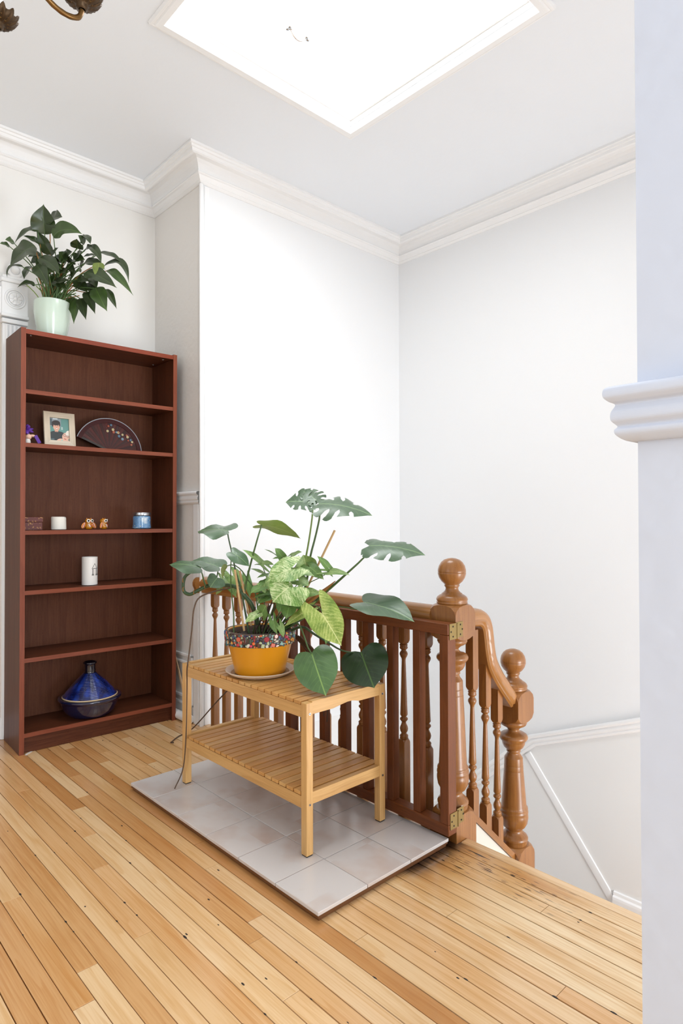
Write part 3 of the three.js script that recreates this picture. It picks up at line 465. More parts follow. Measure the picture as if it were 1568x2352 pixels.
{ // picture frame with a snapshot of two people
  const t = onShelf('picture_frame', 'pale wooden picture frame with a snapshot of two smiling people', 'picture frame', 0.207, 0.095, SH[1]);
  t.rotation.y = BC_ROT + 0.05; t.rotation.x = -0.13; const W = 0.152, H = 0.175, F = 0.028, fm = wood('#d9cbb6', '#b9a68c', 0.5, { w: 256, h: 128, s: 91, rings: 3 });
  const bar = (pts, gr) => { const g = slab(pts, 0.012, 0.0008); return uvBox(g, gr, rnd(), rnd()); }, x = W / 2;
  for (const [pts, gr] of [[[[-x, 0], [x, 0], [x - F, F], [-x + F, F]], 'x'], [[[-x, H], [-x + F, H - F], [x - F, H - F], [x, H]], 'x'], [[[-x, 0.0004], [-x + F, F], [-x + F, H - F], [-x, H]], 'y'], [[[x, 0.0004], [x, H], [x - F, H - F], [x - F, F]], 'y']]) part(t, 'frame_bar', bar(pts, gr), fm);
  const cv = document.createElement('canvas'); cv.width = 256; cv.height = 320; const c = cv.getContext('2d');
  const E = (x, y, rx, ry, f, r = 0) => { c.fillStyle = f; c.beginPath(); c.ellipse(x, y, rx, ry, r, 0, 7); c.fill(); };
  c.fillStyle = '#5f8f87'; c.fillRect(0, 0, 256, 320); c.fillStyle = '#8a949a'; c.fillRect(0, 0, 150, 120); c.fillStyle = '#4d5a60'; c.fillRect(0, 20, 40, 90); c.fillStyle = '#c9d3d6'; c.fillRect(50, 0, 60, 26); c.fillStyle = '#a5b8b4'; c.fillRect(150, 120, 22, 40);
  c.fillStyle = '#30383a'; c.beginPath(); c.moveTo(0, 320); c.lineTo(0, 210); c.quadraticCurveTo(60, 170, 110, 185); c.quadraticCurveTo(180, 180, 205, 230); c.lineTo(215, 320); c.fill(); c.fillStyle = '#55676b'; c.fillRect(0, 285, 60, 40);
  c.fillStyle = '#c58f78'; c.fillRect(68, 160, 44, 34); E(92, 122, 42, 58, '#d9a68e', -0.05); E(88, 72, 52, 34, '#2a2322', -0.1); E(46, 100, 10, 30, '#2a2322'); E(134, 92, 8, 26, '#2a2322'); E(76, 114, 5, 3.5, '#2b211e'); E(110, 112, 5, 3.5, '#2b211e'); c.strokeStyle = '#3a2a24'; c.lineWidth = 4; c.beginPath(); c.moveTo(66, 105); c.lineTo(86, 103); c.moveTo(100, 102); c.lineTo(120, 103); c.stroke(); E(94, 130, 6, 10, '#c68f78'); E(94, 152, 20, 8, '#8d4a42'); E(94, 150, 17, 5, '#f5efe8');
  E(206, 250, 46, 56, '#dfb09a', 0.35); E(238, 200, 30, 40, '#e7ddd0', 0.5); c.fillStyle = '#dfb29c'; c.beginPath(); c.moveTo(80, 320); c.quadraticCurveTo(110, 270, 165, 280); c.lineTo(256, 300); c.lineTo(256, 320); c.fill(); c.strokeStyle = '#3c4652'; c.lineWidth = 4; c.beginPath(); c.ellipse(192, 232, 18, 14, 0.3, 0, 7); c.stroke(); c.beginPath(); c.ellipse(232, 246, 14, 12, 0.3, 0, 7); c.stroke(); E(196, 282, 16, 6, '#b85a54', 0.3); c.fillStyle = '#7fd0c4'; c.fillRect(150, 290, 12, 30);
  const tx = new THREE.CanvasTexture(cv); tx.colorSpace = THREE.SRGBColorSpace; const pg = new THREE.PlaneGeometry(W - 2 * F + 0.004, H - 2 * F + 0.004); pg.translate(0, H / 2, 0.0052);
  part(t, 'photograph', pg, new THREE.MeshPhysicalMaterial({ map: tx, roughness: 0.35, clearcoat: 0.3 })); part(t, 'backing', lbox(-x + 0.01, x - 0.01, 0.012, H - 0.012, -0.002, 0.005), M.dark); part(t, 'easel_leg', lbox(-0.02, 0.02, 0.0, 0.12, -0.003, -0.001).rotateX(-0.3).translate(0, 0.002, -0.002), M.dark);
}
{ // painted folding fan, opened and standing on its edge
  const t = onShelf('folding_fan', 'open dark red folding fan with small painted flowers, leaning on the shelf back', 'fan', 0.493, 0.19, SH[1]); t.rotation.x = -0.06;
  const R = 0.19, r0 = 0.02, n = 26, th0 = 156 * RAD, th1 = 2 * RAD, sm = [plain('#4a1712', 0.32, { clearcoat: 0.5 }), plain('#5a1d17', 0.32, { clearcoat: 0.5 }), plain('#3a110d', 0.34, { clearcoat: 0.5 })];
  for (let i = 0; i < n; i++) { const a0 = th0 + (th1 - th0) * (i / n), a1 = th0 + (th1 - th0) * ((i + 1.12) / n), P = (r, a) => [r * Math.cos(a), r * Math.sin(a)]; const g = slab([P(r0, a0 + 0.04), P(0.165, a0), P(0.165, (a0 + a1) / 2), P(0.165, a1), P(r0, a1 - 0.04)], 0.0009); g.rotateX(0); warp(g, (v) => new THREE.Vector3(v.x, Math.max(v.y, 0) + 0.001, v.z + (v.x * -Math.sin(a0) + v.y * Math.cos(a0)) * 0.06 + i * 0.0001)); part(t, 'stick', g, sm[i % 3]); }
  for (const [ra, rb, z, m, nm] of [[0.16, 0.182, 0.004, plain('#4a1c1c', 0.7), 'border_band'], [0.182, 0.186, 0.004, plain('#b9bcc4', 0.7), 'lace_edge']]) { const P = []; for (let i = 0; i <= 36; i++) { const a = th0 + 0.02 + (th1 - th0 - 0.03) * i / 36; P.push([rb * Math.cos(a), Math.max(rb * Math.sin(a), 0.002)]); } for (let i = 36; i >= 0; i--) { const a = th0 + 0.02 + (th1 - th0 - 0.03) * i / 36; P.push([ra * Math.cos(a), Math.max(ra * Math.sin(a), 0.001)]); } part(t, nm, slab(P, 0.0014).translate(0, 0, z), m); }
  part(t, 'guard_stick', lbox(0.01, 0.184, -0.006, 0.006, 0.0, 0.004, 0.001).rotateZ(th0 + 0.015).translate(0, 0.007, 0.001), plain('#3c3430', 0.35, { clearcoat: 0.4 }));
  const cols = ['#e8dcae', '#b5584c', '#5f8fb0', '#e8dcae', '#c46b5c', '#86b0c8'];
  for (let i = 0; i < 17; i++) { const f = i / 16, th = (96 - 78 * f) * RAD + rr(-0.07, 0.07), r = 0.128 + rr(-0.022, 0.022), s = rr(0.0052, 0.008), c = cols[i % 6], g = merge([...[0, 1, 2, 3, 4].map((k) => new THREE.SphereGeometry(s * 0.52, 7, 5).scale(1, 1, 0.22).translate(s * 0.55 * Math.cos(k * 1.257), s * 0.55 * Math.sin(k * 1.257), 0))]); g.translate(r * Math.cos(th), r * Math.sin(th), 0.0058); const fl = part(t, 'painted_flower', g, plain(c, 0.6)); part(fl, 'flower_centre', new THREE.SphereGeometry(s * 0.3, 6, 5).scale(1, 1, 0.4).translate(r * Math.cos(th), r * Math.sin(th), 0.0066), plain('#d9a441', 0.6)); }
}
{ // covered box in dark red flowered paper
  const t = onShelf('gift_box', 'small dark red lidded box with golden blossom print, beside the white candle', 'box', 0.078, 0.075, SH[2]); t.rotation.y = BC_ROT - 0.2;
  const tx = dataTex(256, 256, (u, v) => { let k = 0; for (let i = 0; i < 34; i++) { const x = hash(i, 1, 3), y = hash(i, 2, 3), s = 0.02 + 0.03 * hash(i, 3, 3); let dx = Math.abs(u - x), dy = Math.abs(v - y); dx = Math.min(dx, 1 - dx); dy = Math.min(dy, 1 - dy); const d = Math.hypot(dx, dy), an = Math.atan2(dy, dx); if (d < s * (0.7 + 0.3 * Math.cos(5 * an)) && d > s * 0.2) k = 1; } return mix3(hex('#5c1f18'), hex('#c8994e'), k * 0.9); }); tx.repeat.set(15, 15);
  const m = new THREE.MeshStandardMaterial({ map: tx, roughness: 0.5 }); part(t, 'box_body', lbox(-0.038, 0.038, 0, 0.038, -0.038, 0.038, 0.001), m); part(t, 'lid', lbox(-0.041, 0.041, 0.039, 0.063, -0.041, 0.041, 0.0015), m);
}
{ const t = onShelf('pillar_candle', 'plain white pillar candle with a chipped rim', 'candle', 0.196, 0.07, SH[2]); const wax = plain('#f0ede4', 0.5, { transmission: 0 });
  const g = lathe([[0.001, 0], [0.033, 0], [0.0355, 0.003], [0.0355, 0.06], [0.034, 0.064], [0.031, 0.065], [0.029, 0.058], [0.02, 0.054], [0.001, 0.053]], new THREE.Vector3(), 40); warp(g, (v) => { const a = Math.atan2(v.z, v.x), k = Math.exp(-Math.pow((a - 0.5) / 0.35, 2)) * (v.y > 0.056 ? 1 : 0); return new THREE.Vector3(v.x * (1 - 0.06 * k), v.y - 0.013 * k, v.z * (1 - 0.06 * k)); });
  part(t, 'wax', g, wax); part(t, 'wick', new THREE.CylinderGeometry(0.0008, 0.0008, 0.008, 6).translate(0, 0.056, 0), M.dark); }
for (const [i, u, ry] of [[0, 0.341, 0.12], [1, 0.417, 0.75]]) { // amber owls
  const t = onShelf('owl_figurine', i ? 'little amber glass owl turned sideways, nearer the blue candle jar' : 'little amber glass owl facing forward with both wings spread', 'figurine', u, 0.06, SH[2]); t.rotation.y = BC_ROT + ry;
  const am = plain('#d98c12', 0.12, { clearcoat: 1, transmission: 0.25, thickness: 0.02, ior: 1.45, attenuationColor: new THREE.Color('#c46a05'), attenuationDistance: 0.03 }), red = plain('#b5402c', 0.3, { clearcoat: 0.5 }), wh = plain('#f3efe8', 0.35), or = plain('#e08a34', 0.3, { clearcoat: 0.5 });
  part(t, 'body', lathe([[0.001, 0], [0.013, 0.0005], [0.0165, 0.004], [0.018, 0.014], [0.017, 0.026], [0.0155, 0.032], [0.018, 0.038], [0.0185, 0.045], [0.015, 0.052], [0.007, 0.0555], [0.001, 0.056]], new THREE.Vector3(), 26), am);
  for (const s of [-1, 1]) {
    const eye = part(t, 'eye', new THREE.CylinderGeometry(0.0085, 0.0085, 0.003, 20).rotateX(Math.PI / 2).rotateY(s * 0.35).translate(s * 0.0095, 0.044, 0.0165), wh); part(eye, 'pupil', new THREE.CylinderGeometry(0.0048, 0.0048, 0.003, 16).rotateX(Math.PI / 2).rotateY(s * 0.35).translate(s * 0.0098, 0.044, 0.0182), M.dark);
    part(t, 'ear', new THREE.ConeGeometry(0.004, 0.01, 8).rotateZ(-s * 0.4).translate(s * 0.011, 0.0555, 0.002), or);
    const wing = part(t, 'wing', new THREE.SphereGeometry(0.014, 16, 10).scale(0.75, 1.25, 0.28).rotateZ(s * 0.55).translate(s * 0.0275, 0.02, 0.001), or);
    for (const k of [-1, 0, 1]) part(wing, 'wing_stripe', tube([new THREE.Vector3(s * (0.022 + k * 0.003), 0.034 - k * 0.003, 0.0036), new THREE.Vector3(s * (0.029 + k * 0.004), 0.02, 0.0052), new THREE.Vector3(s * (0.033 + k * 0.002), 0.009 + k * 0.004, 0.0034)], 0.0013, 8, 6), k ? red : wh);
    part(t, 'breast_feather', tube([new THREE.Vector3(s * 0.009, 0.026, 0.0168), new THREE.Vector3(s * 0.004, 0.019, 0.0195), new THREE.Vector3(0, 0.012, 0.0185)], 0.0022, 8, 6), s > 0 ? red : wh);
  }
  part(t, 'beak', new THREE.ConeGeometry(0.003, 0.009, 8).rotateX(Math.PI).translate(0, 0.036, 0.019), red);
}
{ const t = onShelf('candle_jar', 'blue patterned glass candle jar with a silver lid', 'jar', 0.632, 0.075, SH[2]);
  const tx = dataTex(512, 256, (u, v) => { let b = mix3(hex('#8fb6d8'), hex('#4f82b5'), fbm(u * 8, v * 5, 8, 5, 3, 3)), w = fbm(u * 6, v * 5, 6, 5, 8, 3); b = mix3(b, hex('#e7eef2'), clamp((w - 0.5) * 3)); for (let i = 0; i < 12; i++) { let dx = Math.abs(u - hash(i, 4, 2)); dx = Math.min(dx, 1 - dx) * 2.4; const dy = v - 0.15 - 0.7 * hash(i, 5, 2), d = Math.hypot(dx, dy), an = Math.atan2(dy, dx), pet = 0.16 * (0.55 + 0.45 * Math.pow(Math.abs(Math.cos(4 * an + i)), 0.6)); if (d < pet) b = mix3(b, Math.abs(Math.sin(4 * an + i)) > 0.93 ? hex('#2c5c96') : hex('#6d9cc9'), 0.75); if (d < 0.02) b = hex('#f3e3b0'); } return b; });
  part(t, 'glass', (() => { const g = new THREE.LatheGeometry([[0.001, 0], [0.046, 0], [0.05, 0.004], [0.0485, 0.012], [0.0465, 0.03], [0.0475, 0.055], [0.046, 0.066], [0.04, 0.07], [0.001, 0.071]].map(([r, h]) => new THREE.Vector2(r, h)), 48); return g; })(), new THREE.MeshPhysicalMaterial({ map: tx, roughness: 0.15, clearcoat: 1, clearcoatRoughness: 0.05 }));
  part(t, 'lid', lathe([[0.001, 0.071], [0.047, 0.071], [0.0485, 0.073], [0.0485, 0.086], [0.047, 0.088], [0.042, 0.089], [0.001, 0.0885]], new THREE.Vector3(), 48), M.steel, 'polished silver lid'); }
{ const t = onShelf('ceramic_cylinder', 'tall white ceramic cylinder with a black line drawing of a house', 'vase', 0.352, 0.075, SH[3]);
  const cv = document.createElement('canvas'); cv.width = 1024; cv.height = 512; const c = cv.getContext('2d'); c.fillStyle = '#f0eeea'; c.fillRect(0, 0, 1024, 512); c.strokeStyle = '#1a1718'; c.lineWidth = 9; c.lineJoin = 'round';
  const X = (x) => 256 + x, house = (o) => { c.beginPath(); [[-62, 210], [0, 118], [66, 206], [52, 206], [52, 300], [66, 330], [26, 330], [40, 300], [40, 206], [-34, 206], [-34, 300], [-22, 330], [-62, 330], [-50, 300], [-50, 216], [-62, 210]].forEach(([x, y], i) => c[i ? 'lineTo' : 'moveTo'](X(x + o), y)); c.stroke(); for (const x of [-42, 46]) { c.beginPath(); c.ellipse(X(x + o), 322, 13, 9, 0, 0, 7); c.stroke(); } };
  house(0); house(140);
  const tx = new THREE.CanvasTexture(cv); tx.colorSpace = THREE.SRGBColorSpace; tx.wrapS = THREE.RepeatWrapping; tx.offset.x = 0.195;
  const g = new THREE.CylinderGeometry(0.0385, 0.0385, 0.142, 56, 1, true); g.translate(0, 0.072, 0); part(t, 'wall', g, new THREE.MeshPhysicalMaterial({ map: tx, roughness: 0.35, clearcoat: 0.3 }));
  part(t, 'rim', lathe([[0.0385, 0.143], [0.0378, 0.1445], [0.036, 0.1445], [0.035, 0.142], [0.035, 0.01], [0.001, 0.01]], new THREE.Vector3(), 56), plain('#f0eeea', 0.4)); part(t, 'foot', lathe([[0.001, 0.0], [0.036, 0.0], [0.0385, 0.002]], new THREE.Vector3(), 56), plain('#d8d4cc', 0.5)); }
{ // glazed cooking pot with a conical lid
  const t = onShelf('tagine', 'cobalt blue glazed tagine with a ridged conical lid on the lowest shelf', 'cooking pot', 0.368, 0.108, SH[5]); t.scale.setScalar(1.05);
  const ridge = []; for (let i = 0; i <= 150; i++) { const f = i / 150, r = 0.127 - 0.099 * Math.pow(f, 0.92) - 0.008 * Math.sin(f * Math.PI) * -1, h = 0.098 + 0.108 * f; ridge.push([r + 0.0009 * Math.sin(f * 112), h]); }
  const gl = dataTex(256, 512, (u, v) => { const k = fbm(u * 4, v * 30, 4, 30, 5, 3), b = fbm(u * 3, v * 3, 3, 3, 9, 2); return mix3(mix3(hex('#101a4e'), hex('#21409c'), clamp((k - 0.3) * 1.9)), hex('#3a3a52'), clamp((b - 0.5) * 1.6)); }); gl.repeat.set(8, 3);
  const glaze = new THREE.MeshPhysicalMaterial({ map: gl, roughness: 0.14, clearcoat: 1, clearcoatRoughness: 0.06 }), deep = plain('#141a3c', 0.14, { clearcoat: 1, clearcoatRoughness: 0.06 });
  part(t, 'dish', lathe([[0.001, 0.001], [0.088, 0.0], [0.1, 0.004], [0.122, 0.03], [0.134, 0.062], [0.136, 0.071], [0.139, 0.074], [0.147, 0.082], [0.149, 0.088], [0.146, 0.093], [0.138, 0.093], [0.13, 0.09], [0.001, 0.085]], new THREE.Vector3(), 64), deep);
  const lid = part(t, 'lid', lathe(ridge, new THREE.Vector3(), 64), glaze); part(lid, 'bare_rim', lathe([[0.12, 0.0915], [0.1295, 0.092], [0.1308, 0.095], [0.127, 0.0985]], new THREE.Vector3(), 64), plain('#cdb28c', 0.7), 'unglazed cream rim');
  part(lid, 'knob', lathe([[0.034, 0.2], [0.0285, 0.205], [0.0265, 0.212], [0.0275, 0.22], [0.026, 0.228], [0.027, 0.24], [0.0275, 0.248], [0.0325, 0.252], [0.033, 0.257], [0.03, 0.26], [0.025, 0.258], [0.02, 0.25], [0.001, 0.248]].map(([r, h]) => [r * 0.98, h]), new THREE.Vector3(), 40), plain('#151220', 0.15, { clearcoat: 1, clearcoatRoughness: 0.06 }), 'nearly black hollow knob'); }
// a bare wooden batten leaning beside the bookcase
{ const t = thing('wooden_batten', 'thin bare wooden batten leaning between bookcase and wall', 'batten', V(3.12, 1.735, 0.0));
  const p = [V(3.05, 1.733, 0.012), V(3.17, 1.75, 0.2), V(3.3, 1.76, 0.4), V(3.44, 1.766, 0.62)]; part(t, 'strip', sweep(p, [[-0.008, -0.004], [0.008, -0.004], [0.008, 0.004], [-0.008, 0.004]].map(([s, q]) => [q * 0.5, s]), new THREE.Vector3(1, 0, 0), 14), plain('#e0bf98', 0.7)); }
// ---------------------------------------------------------------- plants
const OUT = {                                                            // half outlines, tip to base: x in widths, y in lengths
  heart: [[0, 1], [0.025, 0.965], [0.09, 0.91], [0.23, 0.81], [0.4, 0.61], [0.48, 0.4], [0.5, 0.19], [0.46, 0], [0.37, -0.11], [0.25, -0.14], [0.11, -0.09], [0.03, -0.03], [0, 0]],
  arrow: [[0, 1], [0.05, 0.92], [0.2, 0.77], [0.37, 0.55], [0.48, 0.28], [0.5, 0.02], [0.47, -0.26], [0.41, -0.5], [0.32, -0.62], [0.21, -0.48], [0.11, -0.25], [0.04, -0.08], [0, 0]],
  lance: [[0, 1], [0.05, 0.92], [0.2, 0.78], [0.38, 0.57], [0.49, 0.36], [0.47, 0.19], [0.32, 0.07], [0.14, 0.015], [0, 0]],
};
const OUTLINES = {};
function outline(kind) {
  if (OUTLINES[kind]) return OUTLINES[kind];
  const h = OUT[kind].map(([x, y]) => new THREE.Vector3(x, y, 0)), c = new THREE.CatmullRomCurve3(h, false, 'centripetal'), n = 24, R = c.getPoints(n).map((p) => [Math.max(p.x, 0), p.y]);
  return (OUTLINES[kind] = [...R, ...R.slice(1, -1).reverse().map(([x, y]) => [-x, y])]);
}
const bez = (A, B, C, t) => A.clone().multiplyScalar((1 - t) * (1 - t)).addScaledVector(B, 2 * t * (1 - t)).addScaledVector(C, t * t);
function leafGeometry(kind, P, W, n, o = {}) {
  const { fold = 0.15, cup = 0, wave = 0.04, waves = 1.3, phase = rnd() * 6, twist = 0 } = o, ol = outline(kind === 'split' ? 'heart' : kind), [A, B, C] = P, L = A.distanceTo(C), cy = kind === 'lance' ? 0.4 : 0.22;
  const d0 = B.clone().sub(A).normalize(), rings = [0.22, 0.45, 0.68, 0.86, 1], pos = [], uv = [], idx = [];
  const put = (x, y) => {
    const c = y >= 0 ? bez(A, B, C, y) : A.clone().addScaledVector(d0, y * L), e = 0.02, T = y > 0.02 ? bez(A, B, C, Math.min(y + e, 1)).sub(bez(A, B, C, Math.min(y + e, 1) - 2 * e)).normalize() : d0.clone();
    const nn = twist ? n.clone().applyAxisAngle(T, twist * y) : n, S = T.clone().cross(nn).normalize(), N = S.clone().cross(T);
    const ax = Math.abs(x), lift = fold * ax - cup * ax * ax * 2 + wave * Math.sin(y * waves * 6.28 + phase + (x > 0 ? 0 : 1.7)) * ax * ax * 4 - 0.01 * Math.pow(Math.abs(Math.sin(((y - ax * 0.7) * 6) * 3.14)), 6) * clamp(1 - ax * 2.4) * (ax > 0.02 ? 1 : 0);
    const p = c.addScaledVector(S, x * W).addScaledVector(N, lift * W); pos.push(p.x, p.y, p.z); uv.push(0.5 + x * 0.9, (y + 0.7) / 1.75);
  };
  if (kind === 'split') {                                               // lobes between side slits: each lobe is a strip from midrib to margin
    const half = ol.slice(0, ol.length / 2 + 1), edge = (p) => { const q = p * (half.length - 1), i = Math.min(Math.floor(q), half.length - 2), f = q - i; return [half[i][0] + (half[i + 1][0] - half[i][0]) * f, half[i][1] + (half[i + 1][1] - half[i][1]) * f]; };
    const ps = [0, 0.31, 0.43, 0.54, 0.66, 0.8, 1], y0 = [1, 0.6, 0.43, 0.28, 0.14, 0.03, 0], K = 6, depth = o.slits ?? [0, 0.5, 0.42, 0.4, 0.5, 0.75, 1], nt = 10, nw = 4, gap = o.gap ?? 0.045;
    for (const s of [1, -1]) for (let k = 0; k < K; k++) {
      const side = (j, t) => { const [xe, ye] = edge(ps[j]), yy = y0[j], cx = xe * 0.5, cyy = yy + (ye - yy) * 0.22; return [2 * t * (1 - t) * cx + t * t * xe, (1 - t) * (1 - t) * yy + 2 * t * (1 - t) * cyy + t * t * ye]; }, base = pos.length / 3;
      for (let i = 0; i <= nt; i++) for (let w = 0; w <= nw; w++) {
        const t = i / nt, p = side(k, t), q = side(k + 1, t), g = (j) => (j === 0 || j === K ? 0 : gap * smooth((t - depth[j]) / 0.16) * (0.75 + 0.35 * t)), len = Math.hypot(p[0] - q[0], p[1] - q[1]) || 1, f0 = Math.min(g(k) / len, 0.45), f1 = 1 - Math.min(g(k + 1) / len, 0.45), f = f0 + (f1 - f0) * (w / nw), round = (t > 0.85 ? 0.03 : 0) * Math.pow(Math.abs(w / nw - 0.5) * 2, 2) * (k ? 1 : 0);
        put(s * (p[0] + (q[0] - p[0]) * f) * (1 - round * 2), (p[1] + (q[1] - p[1]) * f));
      }
      for (let i = 0; i < nt; i++) for (let w = 0; w < nw; w++) { const a = base + i * (nw + 1) + w, b = a + 1, c = a + nw + 1, d = c + 1; s > 0 ? idx.push(a, c, d, a, d, b) : idx.push(a, d, c, a, b, d); }
    }
    const g = new THREE.BufferGeometry(); g.setAttribute('position', new THREE.Float32BufferAttribute(pos, 3)); g.setAttribute('uv', new THREE.Float32BufferAttribute(uv, 2)); g.setIndex(idx); g.computeVertexNormals(); return g;
  }
  put(0, cy); const m = ol.length;
  for (const k of rings) for (const [x, y] of ol) put(x * k, cy + (y - cy) * k);
  for (let i = 0; i < m; i++) idx.push(0, 1 + (i + 1) % m, 1 + i);
  for (let r = 0; r < rings.length - 1; r++) for (let i = 0; i < m; i++) { const a = 1 + r * m + i, b = 1 + r * m + (i + 1) % m, c = a + m, d = b + m; idx.push(a, b, d, a, d, c); }
  const g = new THREE.BufferGeometry(); g.setAttribute('position', new THREE.Float32BufferAttribute(pos, 3)); g.setAttribute('uv', new THREE.Float32BufferAttribute(uv, 2)); g.setIndex(idx); g.computeVertexNormals(); return g;
}
function leafTex(base, deep, vein, o = {}) {
  const { pale = 0, paleC = '#e3ecc0', spacing = 0.11, slope = 0.75, s = 1, veinK = 0.5 } = o, Bc = hex(base), D = hex(deep), Vn = hex(vein), Pc = hex(paleC);
  return dataTex(256, 384, (u, v) => {
    const x = (u - 0.5) / 0.9, y = v * 1.75 - 0.7, ax = Math.abs(x), jit = (noise(x > 0 ? 3.3 + y * 5 : 9.1 + y * 5, ax * 3, 64, 64, s + 31) - 0.5) * 0.9, sv = (y - ax * (slope + 0.35 * ax)) / spacing + 0.5 + jit + (x > 0 ? 0 : 0.37), q = Math.abs(sv - Math.floor(sv) - 0.5), mid = Math.exp(-Math.pow(ax / 0.014, 2)), lat = Math.exp(-Math.pow(q / 0.06, 2)) * clamp(1.1 - ax * 1.6) * veinK;
    let c = mix3(Bc, D, clamp((fbm(u * 7, v * 9, 7, 9, s, 3) - 0.35) * 1.5));
    if (pale) { const f = fbm((sv + 40) * 5 + (x > 0 ? 0 : 50), ax * 16 + 3, 512, 512, s + 7, 2), f2 = fbm(u * 40, v * 60, 40, 60, s + 9, 2), g = fbm(u * 6, v * 6, 6, 6, s + 3, 2), near = 0.36 + Math.exp(-Math.pow(q / 0.16, 2)) * 0.3 + Math.exp(-Math.pow(ax / 0.1, 2)) * 0.2 - Math.max(0, ax - 0.36) * 1.2; c = mix3(c, Pc, clamp((near + (f - 0.5) * 1.1 + (f2 - 0.5) * 0.7 + (g - 0.5) * 1.3) * pale)); }
    return mix3(c, Vn, clamp(Math.max(mid * 0.9, lat)));
  });
}
const leafMat = (t, rough, coat = 0.3, o = {}) => new THREE.MeshPhysicalMaterial({ map: t, roughness: rough, clearcoat: coat, clearcoatRoughness: 0.3, side: THREE.DoubleSide, ...o });
const LM = {
  mon: leafMat(leafTex('#4f6d4c', '#41603f', '#8fae74', { s: 5, veinK: 0.28, spacing: 0.15 }), 0.42, 0.55), monShaded: leafMat(leafTex('#203c16', '#193210', '#5c8334', { s: 6, veinK: 0.25, spacing: 0.15 }), 0.4, 0.35), monLight: leafMat(leafTex('#86a04e', '#769344', '#a9bd72', { s: 9, veinK: 0.25, spacing: 0.15 }), 0.5, 0.2, { transmission: 0.25 }), monYoung: leafMat(leafTex('#7f8f43', '#68793a', '#b0b56a', { s: 8 }), 0.5, 0.2),  // the darkest green has a downturned leaf's shade put into its colour
  syn: leafMat(leafTex('#6f9a40', '#5c8736', '#e4edb4', { pale: 0.95, paleC: '#e2ebb6', s: 11, spacing: 0.13 }), 0.5, 0.15, { transmission: 0.15 }), synMid: leafMat(leafTex('#6d9448', '#577d3c', '#cfe0a0', { pale: 0.6, paleC: '#c9d998', s: 14, spacing: 0.12 }), 0.5, 0.15), synDark: leafMat(leafTex('#5b8238', '#4a6f2c', '#a6c277', { pale: 0.12, s: 17 }), 0.48, 0.2), synYellow: leafMat(leafTex('#7f9a3a', '#66852f', '#e6e9a8', { pale: 0.6, paleC: '#d8dc88', s: 19, spacing: 0.12 }), 0.5, 0.15),
  lily: leafMat(leafTex('#2f3f1e', '#243216', '#4f6430', { s: 23, spacing: 0.075, slope: 1.1, veinK: 0.3 }), 0.36, 0.35), lilyLight: leafMat(leafTex('#3f5626', '#33491f', '#62803a', { s: 26, spacing: 0.075, slope: 1.1, veinK: 0.3 }), 0.38, 0.3), lilyYellow: leafMat(leafTex('#6f7f35', '#56692a', '#98a055', { s: 29, spacing: 0.075, slope: 1.1, veinK: 0.3 }), 0.4, 0.3),
  stem: plain('#4c6a34', 0.5, { clearcoat: 0.2 }), stemDark: plain('#35502a', 0.45, { clearcoat: 0.3 }), stemLight: plain('#7f9a4a', 0.5), brown: plain('#5b4636', 0.8), sheath: plain('#a8743c', 0.6), twig: plain('#4a3a2c', 0.85), cane: wood('#d6b482', '#bd9560', 0.5, { w: 256, h: 64, s: 33 }),
};
const hint = ([r, u, c]) => CR.clone().multiplyScalar(r).add(new THREE.Vector3(0, u, 0)).addScaledVector(CF, -c).normalize();
const m1 = (x, y) => [390 + x / 5.227, 1180 + y / 5.227], m2 = (x, y) => [640 + x / 4.356, 1110 + y / 4.356], m3 = (x, y) => [570 + x / 6.03, 1240 + y / 6.03], m5 = (x, y) => [640 + x / 4.9, 1400 + y / 4.9], c4 = (x, y) => [x / 4.752, 460 + y / 4.752];
function addLeaf(t, kind, mat, base, z0, tip, z1, Wpx, n, o = {}) {      // seen places of base and tip, distances, width in photo pixels
  const A = at(...base, z0), C = at(...tip, z1), B = o.mid ? at(...o.mid, o.midZ ?? (z0 + z1) / 2) : A.clone().lerp(C, 0.5).addScaledVector(hint(n), (o.bow ?? 0.12) * A.distanceTo(C)), W = Wpx * (z0 + z1) / 2 / FOCAL;
  const leaf = part(t, 'leaf', leafGeometry(kind, [A, B, C], W, hint(n), o), mat);
  if (o.pet) part(t, 'petiole', tube([A.clone().addScaledVector(B.clone().sub(A).normalize(), 0.004), ...o.pet.map((q) => (q.isVector3 ? q : at(...q)))], o.pr ?? 0.0026, 18, 6, o.taper || ((s) => 0.8 + 0.5 * s)), o.pm || LM.stem);
  return leaf;
}
